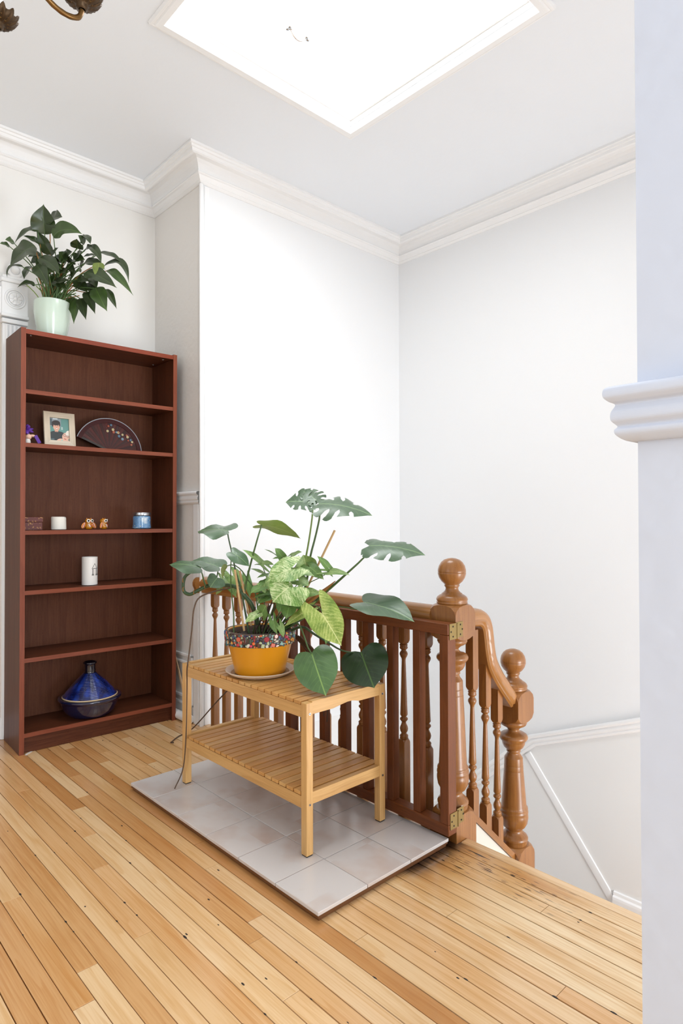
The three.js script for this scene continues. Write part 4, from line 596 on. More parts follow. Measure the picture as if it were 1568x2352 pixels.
// --- the big mixed pot on the bench
{
  const t = thing('flowerpot_plant', 'yellow flowerpot with mosaic rim holding tall split-leaf and variegated green plants, on the bench', 'potted plant', POT.clone().setY(BT + 0.008)), Y = BT + 0.0085, P0 = POT.clone().setY(Y);
  const pot = part(t, 'pot', lathe([[0.001, 0.0], [0.094, 0.0], [0.097, 0.004], [0.1015, 0.03], [0.1215, 0.112], [0.1285, 0.114], [0.1295, 0.118], [0.1315, 0.16], [0.129, 0.164], [0.122, 0.164], [0.119, 0.16], [0.115, 0.13], [0.001, 0.128]], P0, 64), plain('#dd9515', 0.3, { clearcoat: 0.4, clearcoatRoughness: 0.25 }));
  part(pot, 'rim_band', lathe([[0.123, 0.1125], [0.1308, 0.115], [0.1325, 0.13], [0.1338, 0.158], [0.131, 0.1645], [0.1235, 0.1648], [0.1185, 0.158], [0.1155, 0.14]], P0, 64), plain('#5d4a40', 0.8), 'grouted brown rim');
  const cols = ['#a51f2b', '#de6a4e', '#2f6f7a', '#8fb9b4', '#1e2a5c', '#c8323e', '#e2952a', '#7e9a5a', '#1d1b1f', '#5a2a22', '#dcd3c2', '#4e8c86', '#6d7486', '#d8306a', '#3d4a33', '#b9c39a', '#e8662a', '#3c67a0'], cm = cols.map((c) => plain(c, 0.3, { clearcoat: 0.5 })), placed = [], face = Math.atan2(1.965, -1.428);
  const chip = (kind, s) => (kind === 0 ? new THREE.SphereGeometry(s, 12, 8).scale(1, 1, 0.5) : kind === 1 ? new THREE.CylinderGeometry(s, s, s * 0.5, 18).rotateX(Math.PI / 2) : kind === 2 ? new RoundedBoxGeometry(s * 1.9, s * 1.7, s * 0.8, 1, s * 0.2) : kind === 3 ? new THREE.CylinderGeometry(s * 1.1, s * 1.1, s * 0.6, 3).rotateX(Math.PI / 2) : kind === 4 ? new RoundedBoxGeometry(s * 1.1, s * 2.6, s * 0.8, 1, s * 0.25) : new THREE.SphereGeometry(s, 10, 7).scale(1.2, 0.75, 0.5));
  const place = (kind, s, th, h, ci, small) => {
    const r = 0.1315 + (h - 0.118) * 0.04, g = chip(kind, s); g.rotateZ(kind === 4 ? rr(-0.15, 0.15) : rr(0, 6)); g.translate(0, 0, r + 0.001); g.rotateY(Math.PI / 2 - th); g.translate(P0.x, P0.y + h, P0.z);
    if (small) return uvBox(g.index ? g.toNonIndexed() : g); part(pot, 'mosaic_piece', g, cm[ci]); placed.push([th, h, s]);
  };
  for (const [dx, h, s, k, c] of [[0.18, 0.146, 0.0095, 1, 0], [-0.62, 0.144, 0.0085, 1, 1], [-0.98, 0.138, 0.0085, 4, 8], [-0.88, 0.128, 0.0075, 3, 6], [-0.42, 0.143, 0.009, 4, 9], [0.02, 0.145, 0.0065, 0, 8], [0.62, 0.125, 0.0085, 3, 3], [0.36, 0.123, 0.008, 2, 1], [0.08, 0.122, 0.0075, 2, 15], [0.22, 0.131, 0.0065, 5, 15], [-0.33, 0.123, 0.0075, 5, 10], [-0.25, 0.122, 0.0048, 0, 13], [-0.64, 0.124, 0.0062, 2, 5], [1.05, 0.132, 0.009, 3, 6], [0.84, 0.146, 0.0052, 0, 13], [-0.27, 0.14, 0.0075, 4, 14], [-0.8, 0.15, 0.0065, 2, 4], [0.48, 0.136, 0.006, 5, 10], [0.33, 0.147, 0.006, 3, 3], [1.2, 0.128, 0.007, 5, 6]]) place(k, s, face - dx, h, c);
  for (let i = 0; i < 900 && placed.length < 190; i++) { const th = face + rr(-1.75, 1.75), h = rr(0.117, 0.16), s = placed.length < 90 ? rr(0.0042, 0.0066) : rr(0.0026, 0.0042); if (placed.every(([a, b, q]) => Math.hypot((a - th) * 0.132, b - h) > (q + s) * 0.92)) place(Math.floor(rnd() * 6), s, th, h, Math.floor(rnd() * cm.length)); }
  const chips = [[], [], []]; for (let i = 0; i < 420; i++) chips[i % 3].push(place(i % 2 ? 0 : 2, rr(0.002, 0.0032), rr(0, 6.28), rr(0.115, 0.162), 0, true));
  chips.forEach((l, i) => (part(pot, 'mosaic_chips', merge(l), cm[[11, 15, 8][i]]).userData.kind = 'stuff'));
  const soil = new THREE.CircleGeometry(0.116, 40, 0).rotateX(-Math.PI / 2); part(t, 'soil', lathe([[0.116, 0.138], [0.1, 0.143], [0.06, 0.146], [0.03, 0.142], [0.001, 0.145]], P0, 40), plain('#2b1f18', 0.95)); soil.dispose();
  part(t, 'soil_crumbs', merge(Array.from({ length: 120 }, () => { const r = 0.105 * Math.sqrt(rnd()), a = rnd() * 6.28, s = rr(0.001, 0.004); return new THREE.DodecahedronGeometry(s).translate(P0.x + r * Math.cos(a), P0.y + 0.145, P0.z + r * Math.sin(a)); })), plain('#3a2a1f', 0.95)).userData.kind = 'stuff';
  const S = (da, db) => new THREE.Vector3(P0.x + db, P0.y + 0.142, P0.z - da);
  const mid = (p, q, k, up = 0) => p.clone().lerp(q, k).add(new THREE.Vector3(0, up, 0));
  // big split-leaf plant; the thick stem snakes out to the left
  const stemPts = [[m1(1060, 1330), 2.42], [m1(985, 1100), 2.42], [m1(900, 985), 2.42], [m1(800, 885), 2.44], [m1(640, 858), 2.48], [m1(470, 862), 2.5], [m1(340, 920), 2.5], [m1(235, 968), 2.5], [m1(172, 935), 2.5], [m1(160, 850), 2.5], [m1(180, 760), 2.5], [m1(262, 688), 2.5]].map(([p, z]) => at(...p, z));
  part(t, 'stem', tube(stemPts, 0.0078, 90, 12, (s) => 1.15 - 0.35 * s + 0.06 * Math.pow(Math.abs(Math.sin(s * 26)), 12)), LM.stemDark);
  for (const [x, y] of [[420, 868], [290, 940], [160, 800], [162, 905], [620, 858], [880, 950], [960, 1055]]) part(t, 'node_scar', new THREE.TorusGeometry(0.0078, 0.0014, 6, 14).rotateY(0.8).translate(...at(...m1(x, y), 2.49).toArray()), LM.sheath);
  const st = (x, y) => at(...m1(x, y), 2.48);
  addLeaf(t, 'heart', LM.mon, m1(700, 205), 2.42, m1(328, 215), 2.46, 92, [-0.1, 1, 0.3], { fold: 0.12, cup: 0.15, wave: 0.07, bow: 0.1, pet: [[...m1(705, 300), 2.42], [...m1(745, 470), 2.42], [...m1(790, 690), 2.42], [...m1(850, 900), 2.42], S(0.03, -0.03)], pr: 0.0034, pm: LM.stemDark });
  addLeaf(t, 'heart', LM.monLight, m1(1090, 132), 2.4, m1(1572, 300), 2.44, 74, [0.1, 1, -0.4], { fold: 0.05, bow: 0.12, wave: 0.05, pet: [[...m1(1060, 270), 2.4], [...m1(985, 540), 2.41], [...m1(905, 870), 2.42], [...m1(880, 1040), 2.42]], pr: 0.0034 });
  addLeaf(t, 'heart', LM.mon, m1(745, 460), 2.36, m1(955, 635), 2.36, 44, [0.3, 0.85, 0.65], { fold: 0.18, cup: 0.3, pet: [[...m1(735, 560), 2.37], [...m1(735, 900), 2.4], [...m1(765, 1200), 2.42], S(0.06, -0.08)] });
  addLeaf(t, 'heart', LM.mon, m1(370, 650), 2.48, m1(-10, 612), 2.5, 72, [0, 1, 0.32], { fold: 0.12, cup: 0.2, pet: [[...m1(390, 730), 2.48], [...m1(405, 800), 2.49], st(430, 868)] });
  addLeaf(t, 'heart', LM.mon, m1(590, 640), 2.54, m1(245, 570), 2.56, 80, [0.2, 1, 0.3], { fold: 0.14, cup: 0.1, pet: [[...m1(575, 700), 2.54], [...m1(560, 780), 2.52], st(560, 858)] });
  addLeaf(t, 'heart', LM.mon, m1(570, 768), 2.44, m1(484, 890), 2.43, 50, [-0.05, 0.62, 0.8], { fold: 0.1, cup: 0.3, pet: [[...m1(600, 790), 2.46], st(625, 850)] });
  addLeaf(t, 'lance', LM.monYoung, m1(690, 620), 2.45, m1(635, 800), 2.45, 17, [-0.6, 0.2, 0.8], { fold: 0.5, mid: m1(640, 660), pet: [[...m1(760, 612), 2.45], [...m1(860, 680), 2.44], [...m1(940, 800), 2.43], [...m1(1010, 900), 2.42], S(0, 0)] });
  addLeaf(t, 'lance', LM.monYoung, m1(615, 870), 2.45, m1(550, 975), 2.44, 14, [0.4, 0.3, 0.8], { fold: 0.4 });
  addLeaf(t, 'split', LM.mon, m2(352, 200), 2.42, m2(68, 190), 2.44, 84, [-0.2, 0.85, 0.7], { fold: 0.16, wave: 0.06, pet: [[...m2(338, 300), 2.43], [...m2(310, 520), 2.43], [...m2(275, 720), 2.43], [...m2(200, 1050), 2.43], S(-0.01, 0.05)], pr: 0.0038, pm: LM.stemLight });
  addLeaf(t, 'split', LM.mon, m2(400, 205), 2.38, m2(935, 325), 2.36, 112, [0.12, 1, 0.52], { fold: 0.1, wave: 0.07, bow: 0.14, cup: 0.3, pet: [[...m2(412, 310), 2.39], [...m2(370, 520), 2.4], [...m2(318, 720), 2.4], [...m2(250, 1080), 2.41], S(-0.02, 0.06)], pr: 0.0042, pm: LM.stem });
  addLeaf(t, 'split', LM.mon, m2(390, 185), 2.42, m2(215, 70), 2.5, 56, [0.0, 0.75, 0.8], { fold: 0.12, wave: 0.05 });
  addLeaf(t, 'split', LM.mon, m2(905, 625), 2.3, m2(1466, 722), 2.26, 104, [0.06, 1, 0.52], { fold: 0.1, cup: 0.35, bow: 0.13, wave: 0.05, gap: 0.04, slits: [0, 0.7, 0.5, 0.6, 0.9, 1.2, 1], pet: [[...m2(893, 690), 2.31], [...m2(830, 765), 2.32], [...m2(700, 885), 2.33], [...m2(560, 1010), 2.35], [...m2(400, 1150), 2.37], [...m2(280, 1270), 2.38], S(-0.03, 0.07)], pr: 0.0034, taper: (s) => 0.8 + 1.4 * s });
  part(t, 'dry_sheath', tube([at(...m2(566, 978), 2.345), at(...m2(470, 1060), 2.355), at(...m2(360, 1140), 2.36), at(...m2(270, 1210), 2.37), at(...m2(235, 1240), 2.38)], 0.0055, 16, 6, (s) => 0.25 + 1.2 * Math.sin(s * 2.6)), LM.sheath, 'dry brown sheath');
  addLeaf(t, 'heart', LM.mon, m2(850, 1190), 2.26, m2(1358, 1388), 2.14, 92, [0.1, 0.95, 0.55], { fold: 0.2, cup: 0.1, bow: 0.12, wave: 0.05, pet: [[...m2(800, 1260), 2.27], [...m2(690, 1245), 2.3], [...m2(560, 1235), 2.33], [...m2(420, 1260), 2.36], S(-0.04, 0.06)] });
  addLeaf(t, 'heart', LM.monShaded, m5(370, 492), 2.17, m5(532, 975), 2.07, 103, [-0.1, 0.5, 0.9], { fold: 0.06, cup: 0.22, bow: 0.1, wave: 0.03, pet: [[...m5(330, 430), 2.2], [...m5(285, 300), 2.24], [...m5(235, 185), 2.28], [...m5(150, 120), 2.33], S(-0.06, 0.05)], pr: 0.0032, pm: LM.stem }).material = LM.monFront = leafMat(leafTex('#4c7038', '#3d6030', '#93b45c', { s: 7, spacing: 0.15, veinK: 0.25 }), 0.34, 0.5);
  addLeaf(t, 'heart', LM.monShaded, m5(925, 480), 2.27, m5(1075, 885), 2.17, 113, [0.05, -0.12, 1], { fold: 0.08, cup: 0.15, wave: 0.03, pet: [[...m5(900, 490), 2.28], [...m5(720, 465), 2.27], [...m5(560, 375), 2.28], [...m5(380, 265), 2.31], [...m5(270, 195), 2.33], S(-0.07, 0.06)], pr: 0.003, pm: LM.stemDark, taper: (s) => 0.8 + 1.3 * s });
  // variegated arrowhead plant
  const syn = (mat, b, tip, W, n, o = {}) => addLeaf(t, 'arrow', LM[mat], b, o.z ?? 2.28, tip, (o.z ?? 2.28) - 0.02, W, n, { fold: 0.14, cup: 0.1, ...o });
  syn('syn', m3(585, 405), m3(262, 578), 74, [-0.1, 0.75, 0.75], { z: 2.27, fold: 0.18 }); syn('syn', m3(560, 655), m3(335, 868), 104, [0.0, 0.62, 0.85], { z: 2.22, fold: 0.12, cup: 0.25 });
  syn('synMid', m3(645, 435), m3(915, 500), 30, [0.1, 0.8, 0.6], { z: 2.29 }); syn('synMid', m3(800, 370), m3(760, 205), 52, [0.0, 0.6, 0.75], { z: 2.34, fold: 0.25 });
  syn('synDark', m3(470, 235), m3(368, 115), 24, [-0.3, 0.7, 0.6], { z: 2.36 }); syn('synDark', m3(400, 220), m3(218, 130), 13, [-0.2, 0.9, 0.35], { z: 2.4 }); syn('synMid', m3(600, 215), m3(745, 168), 24, [0.1, 0.8, 0.5], { z: 2.4 }); syn('synDark', m3(470, 250), m3(330, 265), 14, [0.1, 0.9, 0.3], { z: 2.38 });
  syn('synDark', m3(850, 375), m3(1048, 552), 30, [0.2, 0.3, 0.9], { z: 2.32, fold: 0.05 }); syn('synDark', m3(1110, 385), m3(950, 222), 20, [0.3, 0.4, 0.8], { z: 2.3 }); syn('synMid', m3(1110, 440), m3(1412, 490), 26, [0.1, 0.85, 0.55], { z: 2.3, pet: [[...m3(1000, 520), 2.31], [...m3(840, 600), 2.32], [...m3(600, 850), 2.36], S(0, 0.03)], pr: 0.0018 });
  syn('synMid', m3(760, 735), m3(1020, 745), 28, [0, 0.6, 0.8], { z: 2.3 }); syn('synYellow', m3(1022, 1020), m3(1290, 1470), 80, [0.15, 0.25, 1], { z: 2.18, fold: 0.1, pet: [[...m3(1000, 960), 2.2], [...m3(860, 900), 2.26], [...m3(700, 1000), 2.32], S(-0.03, 0.05)], pr: 0.0022 });
  syn('synDark', m3(563, 935), m3(525, 1098), 36, [-0.05, 0.45, 0.9], { z: 2.26 }); syn('synYellow', m3(790, 990), m3(500, 1200), 26, [0.2, 0.7, 0.7], { z: 2.27, wave: 0.08 });
  syn('synDark', m3(195, 1005), m3(250, 905), 36, [-0.1, 0.5, 0.9], { z: 2.3 }); syn('syn', m1(1045, 1205), m1(898, 1312), 24, [-0.2, 0.6, 0.8], { z: 2.3, wave: 0.1 });
  syn('synDark', m1(1090, 920), m1(975, 950), 20, [-0.1, 0.8, 0.6], { z: 2.36 }); syn('synMid', m1(1150, 905), m1(1040, 840), 26, [0, 0.7, 0.7], { z: 2.36 }); syn('synDark', m1(1190, 945), m1(1000, 1015), 20, [0, 0.9, 0.4], { z: 2.35 }); syn('synDark', m1(1180, 1010), m1(1050, 1088), 20, [0, 0.85, 0.5], { z: 2.34 }); syn('synMid', m1(1190, 800), m1(1180, 920), 18, [-0.2, 0.4, 0.9], { z: 2.36 }); syn('synDark', m1(1170, 1000), m1(1030, 1010), 17, [0, 0.95, 0.3], { z: 2.37 });
  syn('synMid', m1(1105, 590), m1(868, 430), 26, [0.1, 0.85, 0.5], { z: 2.42, pet: [[...m1(1130, 680), 2.42], [...m1(1170, 840), 2.41], S(0.02, 0)], pr: 0.0018 }); syn('synMid', m1(1110, 590), m1(1252, 615), 20, [0, 0.8, 0.5], { z: 2.41 }); syn('synMid', m1(1135, 720), m1(960, 660), 17, [0, 0.9, 0.4], { z: 2.42 }); syn('synDark', m1(1160, 730), m1(1040, 775), 14, [0, 0.9, 0.35], { z: 2.4 });
  syn('synMid', m1(760, 745), m1(880, 880), 36, [0.1, 0.4, 0.9], { z: 2.52 }); syn('synMid', m1(690, 800), m1(800, 1010), 26, [0.3, 0.5, 0.8], { z: 2.54 }); syn('synDark', m1(930, 800), m1(960, 1010), 20, [0.5, 0.3, 0.8], { z: 2.5 });
  syn('synDark', m3(345, 1120), m3(405, 1312), 20, [-0.4, 0.3, 0.9], { z: 2.28, fold: 0.4, wave: 0.12 }); syn('synMid', m3(435, 1190), m3(490, 1350), 18, [0.3, 0.3, 0.9], { z: 2.27, fold: 0.4, wave: 0.12 }); syn('synDark', m3(160, 660), m3(30, 740), 28, [-0.3, 0.7, 0.7], { z: 2.33 });
  syn('synDark', m3(1075, 1340), m3(1075, 1450), 12, [0.3, 0.3, 0.9], { z: 2.26, fold: 0.5 }); syn('synMid', m3(700, 290), m3(690, 215), 24, [0.2, 0.7, 0.6], { z: 2.37 });
  syn('syn', m3(640, 690), m3(610, 860), 40, [0.1, 0.6, 0.8], { z: 2.25 }); syn('synMid', m3(420, 470), m3(300, 420), 30, [-0.2, 0.8, 0.5], { z: 2.33 }); syn('synMid', m3(700, 560), m3(840, 640), 36, [0.2, 0.7, 0.7], { z: 2.31 }); syn('synDark', m3(480, 880), m3(420, 1010), 30, [-0.1, 0.5, 0.9], { z: 2.32 }); syn('synDark', m3(700, 870), m3(760, 980), 32, [0.2, 0.5, 0.9], { z: 2.33 }); syn('synMid', m3(250, 780), m3(120, 860), 30, [-0.2, 0.7, 0.7], { z: 2.36 }); syn('synDark', m3(240, 600), m3(130, 690), 30, [-0.2, 0.7, 0.7], { z: 2.38 }); syn('synDark', m3(830, 330), m3(930, 300), 24, [0.1, 0.8, 0.5], { z: 2.38 });
  // the tangle of thin stalks from the soil into the crown
  const tops = [[585, 415], [565, 665], [650, 440], [800, 375], [470, 240], [600, 220], [850, 380], [760, 740], [565, 940], [790, 990], [200, 1010], [345, 1125], [160, 665], [700, 300]];
  tops.forEach(([x, y], i) => { const e = at(...m3(x, y), 2.33), s = S(rr(-0.05, 0.03), rr(-0.02, 0.06)), q = mid(s, e, 0.5, 0.012); q.x += rr(-0.01, 0.01); part(t, 'stalk', tube([e, q, s], 0.0016, 14, 5, (k) => 0.8 + 0.7 * k), i % 3 ? LM.twig : LM.stem); });
  for (let i = 0; i < 10; i++) { const s = S(rr(-0.05, 0.04), rr(-0.03, 0.06)), e = s.clone().add(new THREE.Vector3(rr(-0.04, 0.05), rr(0.06, 0.13), rr(-0.03, 0.03))); part(t, 'stalk', tube([e, mid(s, e, 0.5, 0.01), s], 0.0019, 10, 5), LM.twig); }
  for (const [p, q] of [[[m1(780, 672), 2.33], [m1(892, 1405), 2.34]], [[m1(838, 684), 2.42], [m1(975, 1345), 2.42]], [[m2(560, 472), 2.36], [m2(150, 1320), 2.4]]]) { const A = at(...p[0], p[1]), B = at(...q[0], q[1]); part(t, 'bamboo_stake', tube([A, mid(A, B, 0.33), mid(A, B, 0.36), mid(A, B, 0.66), B], 0.0042, 40, 10, (s) => 1 + 0.25 * Math.exp(-Math.pow((s - 0.345) / 0.012, 2)) + 0.25 * Math.exp(-Math.pow((s - 0.7) / 0.012, 2))), LM.cane); }
  // air roots: one hangs over the bench's end down to the tiles, others trail behind and across the floor
  const R = (l, r, n = 60) => part(t, 'air_root', tube(l, r, n, 7, (s) => 1.1 - 0.3 * s), LM.brown);
  R([[552, 1345, 2.46], [520, 1352, 2.44], [480, 1362, 2.4], [455, 1375, 2.37], [445, 1400, 2.35], [441, 1440, 2.34], [433, 1510, 2.33], [430, 1530, 2.32]].map((q) => at(...q)).concat([V(2.245, 1.262, 0.44), V(2.25, 1.26, 0.25), V(2.268, 1.256, 0.12), V(2.316, 1.247, 0.032)]), 0.0028, 90);
  R([V(2.06, 1.54, 0.56), V(2.15, 1.56, 0.545), V(2.27, 1.57, 0.541), V(2.33, 1.6, 0.541), V(2.375, 1.64, 0.522), V(2.46, 1.66, 0.4), V(2.7, 1.665, 0.2), V(2.95, 1.665, 0.006), V(2.93, 1.6, 0.005), V(2.88, 1.535, 0.006), V(2.865, 1.52, 0.008), V(2.86, 1.535, 0.006)], 0.0034, 120);
  for (let i = 0; i < 5; i++) R([V(1.9 + i * 0.012, 1.56, 0.66), V(1.89 + i * 0.014, 1.62, 0.6), V(1.885 + i * 0.016, 1.686, 0.5), V(1.89 + i * 0.02, 1.69, 0.3 + i * 0.02)], rr(0.0016, 0.0036), 40);
}
// --- the peace lily in a pale green pot on the bookcase
{
  const B = onCase(0.0, 0, 2.0308), C = V(3.345, 1.114, 2.0325), t = thing('peace_lily', 'arching dark green leafy plant in a pale mint pot on top of the bookcase', 'potted plant', C);
  part(t, 'pot', lathe([[0.001, 0.0], [0.06, 0.0], [0.063, 0.003], [0.073, 0.05], [0.0825, 0.1], [0.0875, 0.14], [0.0885, 0.165], [0.087, 0.192], [0.0855, 0.196], [0.083, 0.195], [0.0835, 0.165], [0.08, 0.15], [0.001, 0.15]], C, 56), plain('#d5e6d6', 0.25, { clearcoat: 0.5, clearcoatRoughness: 0.12 }));
  part(t, 'soil', lathe([[0.082, 0.16], [0.04, 0.165], [0.001, 0.164]], C, 32), plain('#2b1f18', 0.95));
  const root = (i) => new THREE.Vector3(C.x + 0.05 * Math.cos(i * 2.4) * ((i % 5) / 5 + 0.2), C.y + 0.162, C.z + 0.05 * Math.sin(i * 2.4) * ((i % 5) / 5 + 0.2));
  let k = 0;
  const lily = (mat, b, tip, W, n, o = {}) => { const r = root(++k), z0 = o.z ?? 3.12, A = at(...c4(...b), z0), lo = r.clone().lerp(A, 0.5); lo.y += o.arch ?? 0.05; addLeaf(t, 'lance', LM[mat], c4(...b), z0, c4(...tip), (o.z ?? 3.12) + (o.dz ?? -0.04), W / 4.752 * 1.4, [n[0], n[1] * 0.7, n[2] + 0.25], { fold: 0.22, wave: 0.06, waves: 2, ...o, mid: o.m ? c4(...o.m) : undefined, midZ: o.m ? z0 - 0.03 : undefined, pet: [lo, r], pr: 0.0026, pm: k % 5 === 2 ? LM.sheath : LM.stem }); };
  lily('lily', [487, 372], [475, 42], 190, [0.2, 0.1, 1], { z: 3.1, fold: 0.3 }); lily('lily', [540, 215], [682, 182], 150, [0.3, 0.5, 0.8], { z: 3.11 }); lily('lilyLight', [578, 396], [900, 372], 140, [0.0, 0.4, 0.9], { z: 3.08, m: [700, 250] }); lily('lily', [850, 530], [838, 420], 110, [0.1, 0.2, 1], { z: 3.14 }); lily('lily', [925, 470], [850, 380], 80, [0.3, 0.6, 0.7], { z: 3.15 }); lily('lily', [930, 375], [988, 482], 60, [0.5, 0.6, 0.6], { z: 3.15 });
  lily('lily', [445, 478], [248, 388], 62, [-0.2, 0.8, 0.6], { z: 3.1, m: [330, 400] }); lily('lily', [560, 590], [395, 330], 110, [-0.5, 0.4, 0.8], { z: 3.12, m: [470, 440] }); lily('lily', [420, 340], [150, 480], 110, [-0.2, 0.9, 0.6], { z: 3.08, m: [300, 270] }); lily('lilyLight', [160, 470], [55, 430], 90, [0, 0.6, 0.8], { z: 3.06 }); lily('lilyLight', [110, 505], [-6, 470], 70, [0, 0.7, 0.7], { z: 3.05 });
  lily('lily', [385, 500], [98, 738], 215, [-0.15, 0.75, 0.8], { z: 3.02, fold: 0.1, m: [250, 520] }); lily('lily', [250, 725], [78, 850], 50, [-0.3, 0.8, 0.5], { z: 3.03, m: [60, 670] }); lily('lily', [380, 930], [186, 955], 75, [-0.1, 0.8, 0.6], { z: 3.05, m: [290, 870] }); lily('lily', [400, 705], [532, 940], 120, [-0.1, 0.6, 0.8], { z: 3.0, m: [450, 760] }); lily('lily', [435, 625], [650, 815], 120, [0.1, 0.7, 0.7], { z: 3.02, m: [580, 680] }); lily('lily', [330, 720], [262, 865], 80, [-0.3, 0.4, 0.8], { z: 3.08 });
  for (const [b, tip, W] of [[[560, 640], [640, 515], 90], [[690, 650], [640, 560], 110], [[700, 640], [790, 560], 110], [[640, 700], [560, 620], 100], [[780, 690], [740, 600], 120], [[800, 640], [930, 650], 90], [[600, 660], [690, 690], 100], [[840, 640], [900, 560], 100], [[660, 770], [720, 800], 70], [[480, 620], [330, 690], 90], [[450, 590], [300, 620], 80]]) lily('lily', b, tip, W, [rr(-0.3, 0.3), rr(0.3, 0.9), rr(0.5, 0.9)], { z: rr(3.1, 3.18) });
  for (let i = 0; i < 22; i++) { const b = [rr(420, 900), rr(640, 900)], an = rr(-2.6, 0.6), l = rr(90, 170); lily(i % 4 ? 'lily' : 'lilyLight', b, [b[0] + l * Math.cos(an), b[1] + l * Math.sin(an) + 30], rr(60, 100), [rr(-0.4, 0.4), rr(0.3, 0.8), rr(0.4, 0.9)], { z: rr(3.12, 3.22) }); }
  lily('lily', [960, 500], [1108, 695], 85, [0.3, 0.75, 0.6], { z: 3.16, m: [1060, 520] }); lily('lilyYellow', [1085, 680], [1058, 862], 90, [0.2, 0.2, 1], { z: 3.12, fold: 0.1 }); lily('lily', [1040, 600], [905, 620], 55, [0, 0.9, 0.5], { z: 3.2 }); lily('lily', [930, 545], [1010, 500], 70, [0, 0.6, 0.8], { z: 3.16 }); lily('lily', [1070, 580], [1345, 700], 70, [0.1, 0.95, 0.4], { z: 3.24, m: [1230, 560] });
  lily('lily', [1140, 715], [1405, 910], 80, [0.1, 0.9, 0.5], { z: 3.22, m: [1380, 560] }); lily('lilyLight', [1180, 760], [1458, 1045], 90, [0.2, 0.85, 0.5], { z: 3.2, m: [1280, 800] }); lily('lily', [935, 780], [1278, 960], 150, [0.05, 0.85, 0.65], { z: 3.1, m: [1080, 800], fold: 0.1 }); lily('lily', [920, 690], [1150, 760], 100, [0, 0.8, 0.6], { z: 3.16, m: [1020, 640] }); lily('lilyLight', [1040, 955], [1170, 1215], 130, [0.1, 0.4, 0.9], { z: 3.14, fold: 0.15 }); lily('lily', [1160, 970], [1275, 1190], 60, [0.4, 0.5, 0.8], { z: 3.16 });
  lily('lily', [940, 1000], [1040, 1245], 85, [0.3, 0.5, 0.8], { z: 3.18 }); lily('lily', [880, 1070], [940, 1310], 80, [0.2, 0.4, 0.9], { z: 3.2 }); lily('lilyLight', [850, 1080], [805, 1355], 75, [-0.1, 0.4, 0.9], { z: 3.2 }); lily('lilyLight', [790, 1060], [770, 1235], 70, [0, 0.4, 0.9], { z: 3.24 }); lily('lily', [960, 900], [1060, 1080], 80, [0.2, 0.5, 0.8], { z: 3.2 }); lily('lily', [840, 900], [960, 1010], 100, [0.1, 0.6, 0.8], { z: 3.2 }); lily('lily', [880, 830], [830, 980], 90, [-0.2, 0.4, 0.9], { z: 3.2 }); lily('lily', [1000, 850], [1060, 960], 80, [0.2, 0.5, 0.8], { z: 3.2 });
  for (let i = 0; i < 26; i++) { const r = root(i + 3), e = r.clone().add(new THREE.Vector3(rr(-0.09, 0.14), rr(0.06, 0.16), rr(-0.06, 0.05))); part(t, 'stalk', tube([e, r.clone().lerp(e, 0.5).add(new THREE.Vector3(0, 0.012, 0)), r], 0.0024, 10, 6), i % 6 === 1 ? LM.sheath : i % 3 ? LM.stem : LM.stemLight); }
}
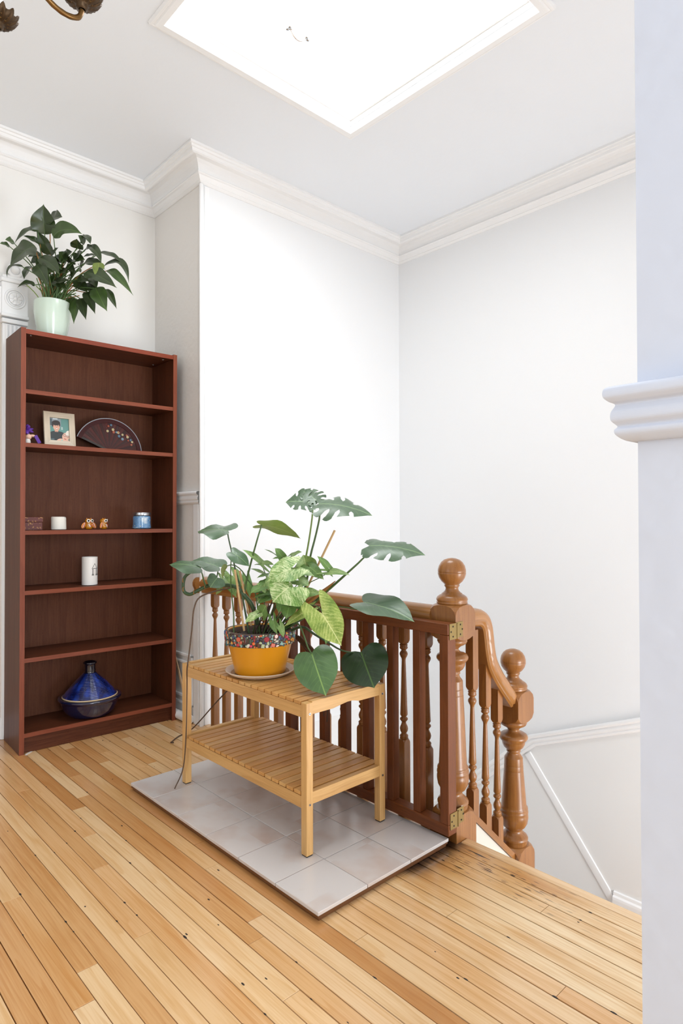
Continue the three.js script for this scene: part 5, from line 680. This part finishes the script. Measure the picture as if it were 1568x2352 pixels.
// ---------------------------------------------------------------- chandelier at the upper left
{
  const C = V(1.493, 0.328, 0), hc = 2.352, t = thing('chandelier', 'antique bronze candle-arm chandelier hanging at the upper left corner', 'chandelier', C.clone().setY(CEIL));
  part(t, 'ceiling_rose', lathe([[0.001, 3.012], [0.03, 3.014], [0.045, 3.025], [0.055, 3.04], [0.056, 3.0495]], C, 32), M.bronze);
  part(t, 'stem', lathe([[0.001, 2.26], [0.014, 2.265], [0.02, 2.28], [0.012, 2.3], [0.024, 2.33], [0.034, 2.37], [0.036, 2.41], [0.03, 2.45], [0.016, 2.47], [0.02, 2.5], [0.026, 2.54], [0.018, 2.6], [0.009, 2.63], [0.012, 2.68], [0.006, 2.7], [0.006, 3.02]], C, 28), M.bronze);
  const a0 = Math.atan2(-0.013, 0.24);
  for (let i = 0; i < 6; i++) {
    const th = a0 - i * Math.PI / 3, dir = new THREE.Vector3(Math.cos(th), 0, Math.sin(th)), P = (r, h) => C.clone().addScaledVector(dir, r).setY(h), e = P(0.24, 0);
    const arm = part(t, 'arm', tube([P(0.028, 2.43), P(0.06, 2.445), P(0.09, 2.41), P(0.12, 2.358), P(0.15, 2.322), P(0.18, 2.306), P(0.21, 2.304), P(0.232, 2.314), P(0.24, 2.334)], 0.0072, 60, 10, (s) => 0.85 + 0.1 * Math.sin(s * 90) * (s > 0.55 ? 0.4 : 0.1) + (s > 0.3 && s < 0.34 ? 0.3 : 0) + (s > 0.62 && s < 0.65 ? 0.3 : 0)), M.bronze);
    const leaf = new THREE.SphereGeometry(0.012, 10, 8); leaf.scale(1.3, 0.5, 0.6); part(arm, 'leaf_ornament', leaf.translate(...P(0.1, 2.4).toArray()), M.bronze);
    const cup = new THREE.LatheGeometry([[0.008, 0], [0.014, 0.004], [0.012, 0.01], [0.018, 0.014], [0.03, 0.017], [0.04, 0.024], [0.046, 0.034], [0.043, 0.036], [0.036, 0.028], [0.014, 0.022]].map(([r, h]) => new THREE.Vector2(r, h)), 96);
    warp(cup, (v) => { const r = Math.hypot(v.x, v.z), an = Math.atan2(v.z, v.x), k = clamp((r - 0.016) / 0.03); return new THREE.Vector3(v.x * (1 + 0.08 * k * Math.cos(12 * an)), v.y + 0.004 * k * Math.cos(12 * an) + 0.002 * k * Math.cos(24 * an), v.z * (1 + 0.08 * k * Math.cos(12 * an))); });
    const c = part(t, 'drip_cup', cup.translate(e.x, hc - 0.016, e.z), M.bronzeDark);
    for (let j = 0; j < 12; j++) part(c, 'scroll', new THREE.TorusGeometry(0.0052, 0.0016, 6, 14).rotateX(Math.PI / 2).translate(0.031, 0.0, 0).rotateZ(0.5).rotateY(j * 0.5236).translate(e.x, hc - 0.012, e.z), M.bronze);
    part(t, 'candle_sleeve', lathe([[0.001, 0.1], [0.0105, 0.1], [0.0115, 0.097], [0.0115, 0.006]], e.clone().setY(hc), 20), plain('#efece6', 0.5));
    part(t, 'bulb', lathe([[0.001, 0.155], [0.003, 0.148], [0.008, 0.13], [0.011, 0.115], [0.009, 0.103], [0.007, 0.1]], e.clone().setY(hc), 18), plain('#f4efe4', 0.15, { transmission: 0.6, thickness: 0 }));
  }
}
scene.traverse((o) => { if (o.isMesh) { o.castShadow = true; o.receiveShadow = true; } });
renderer.render(scene, camera);
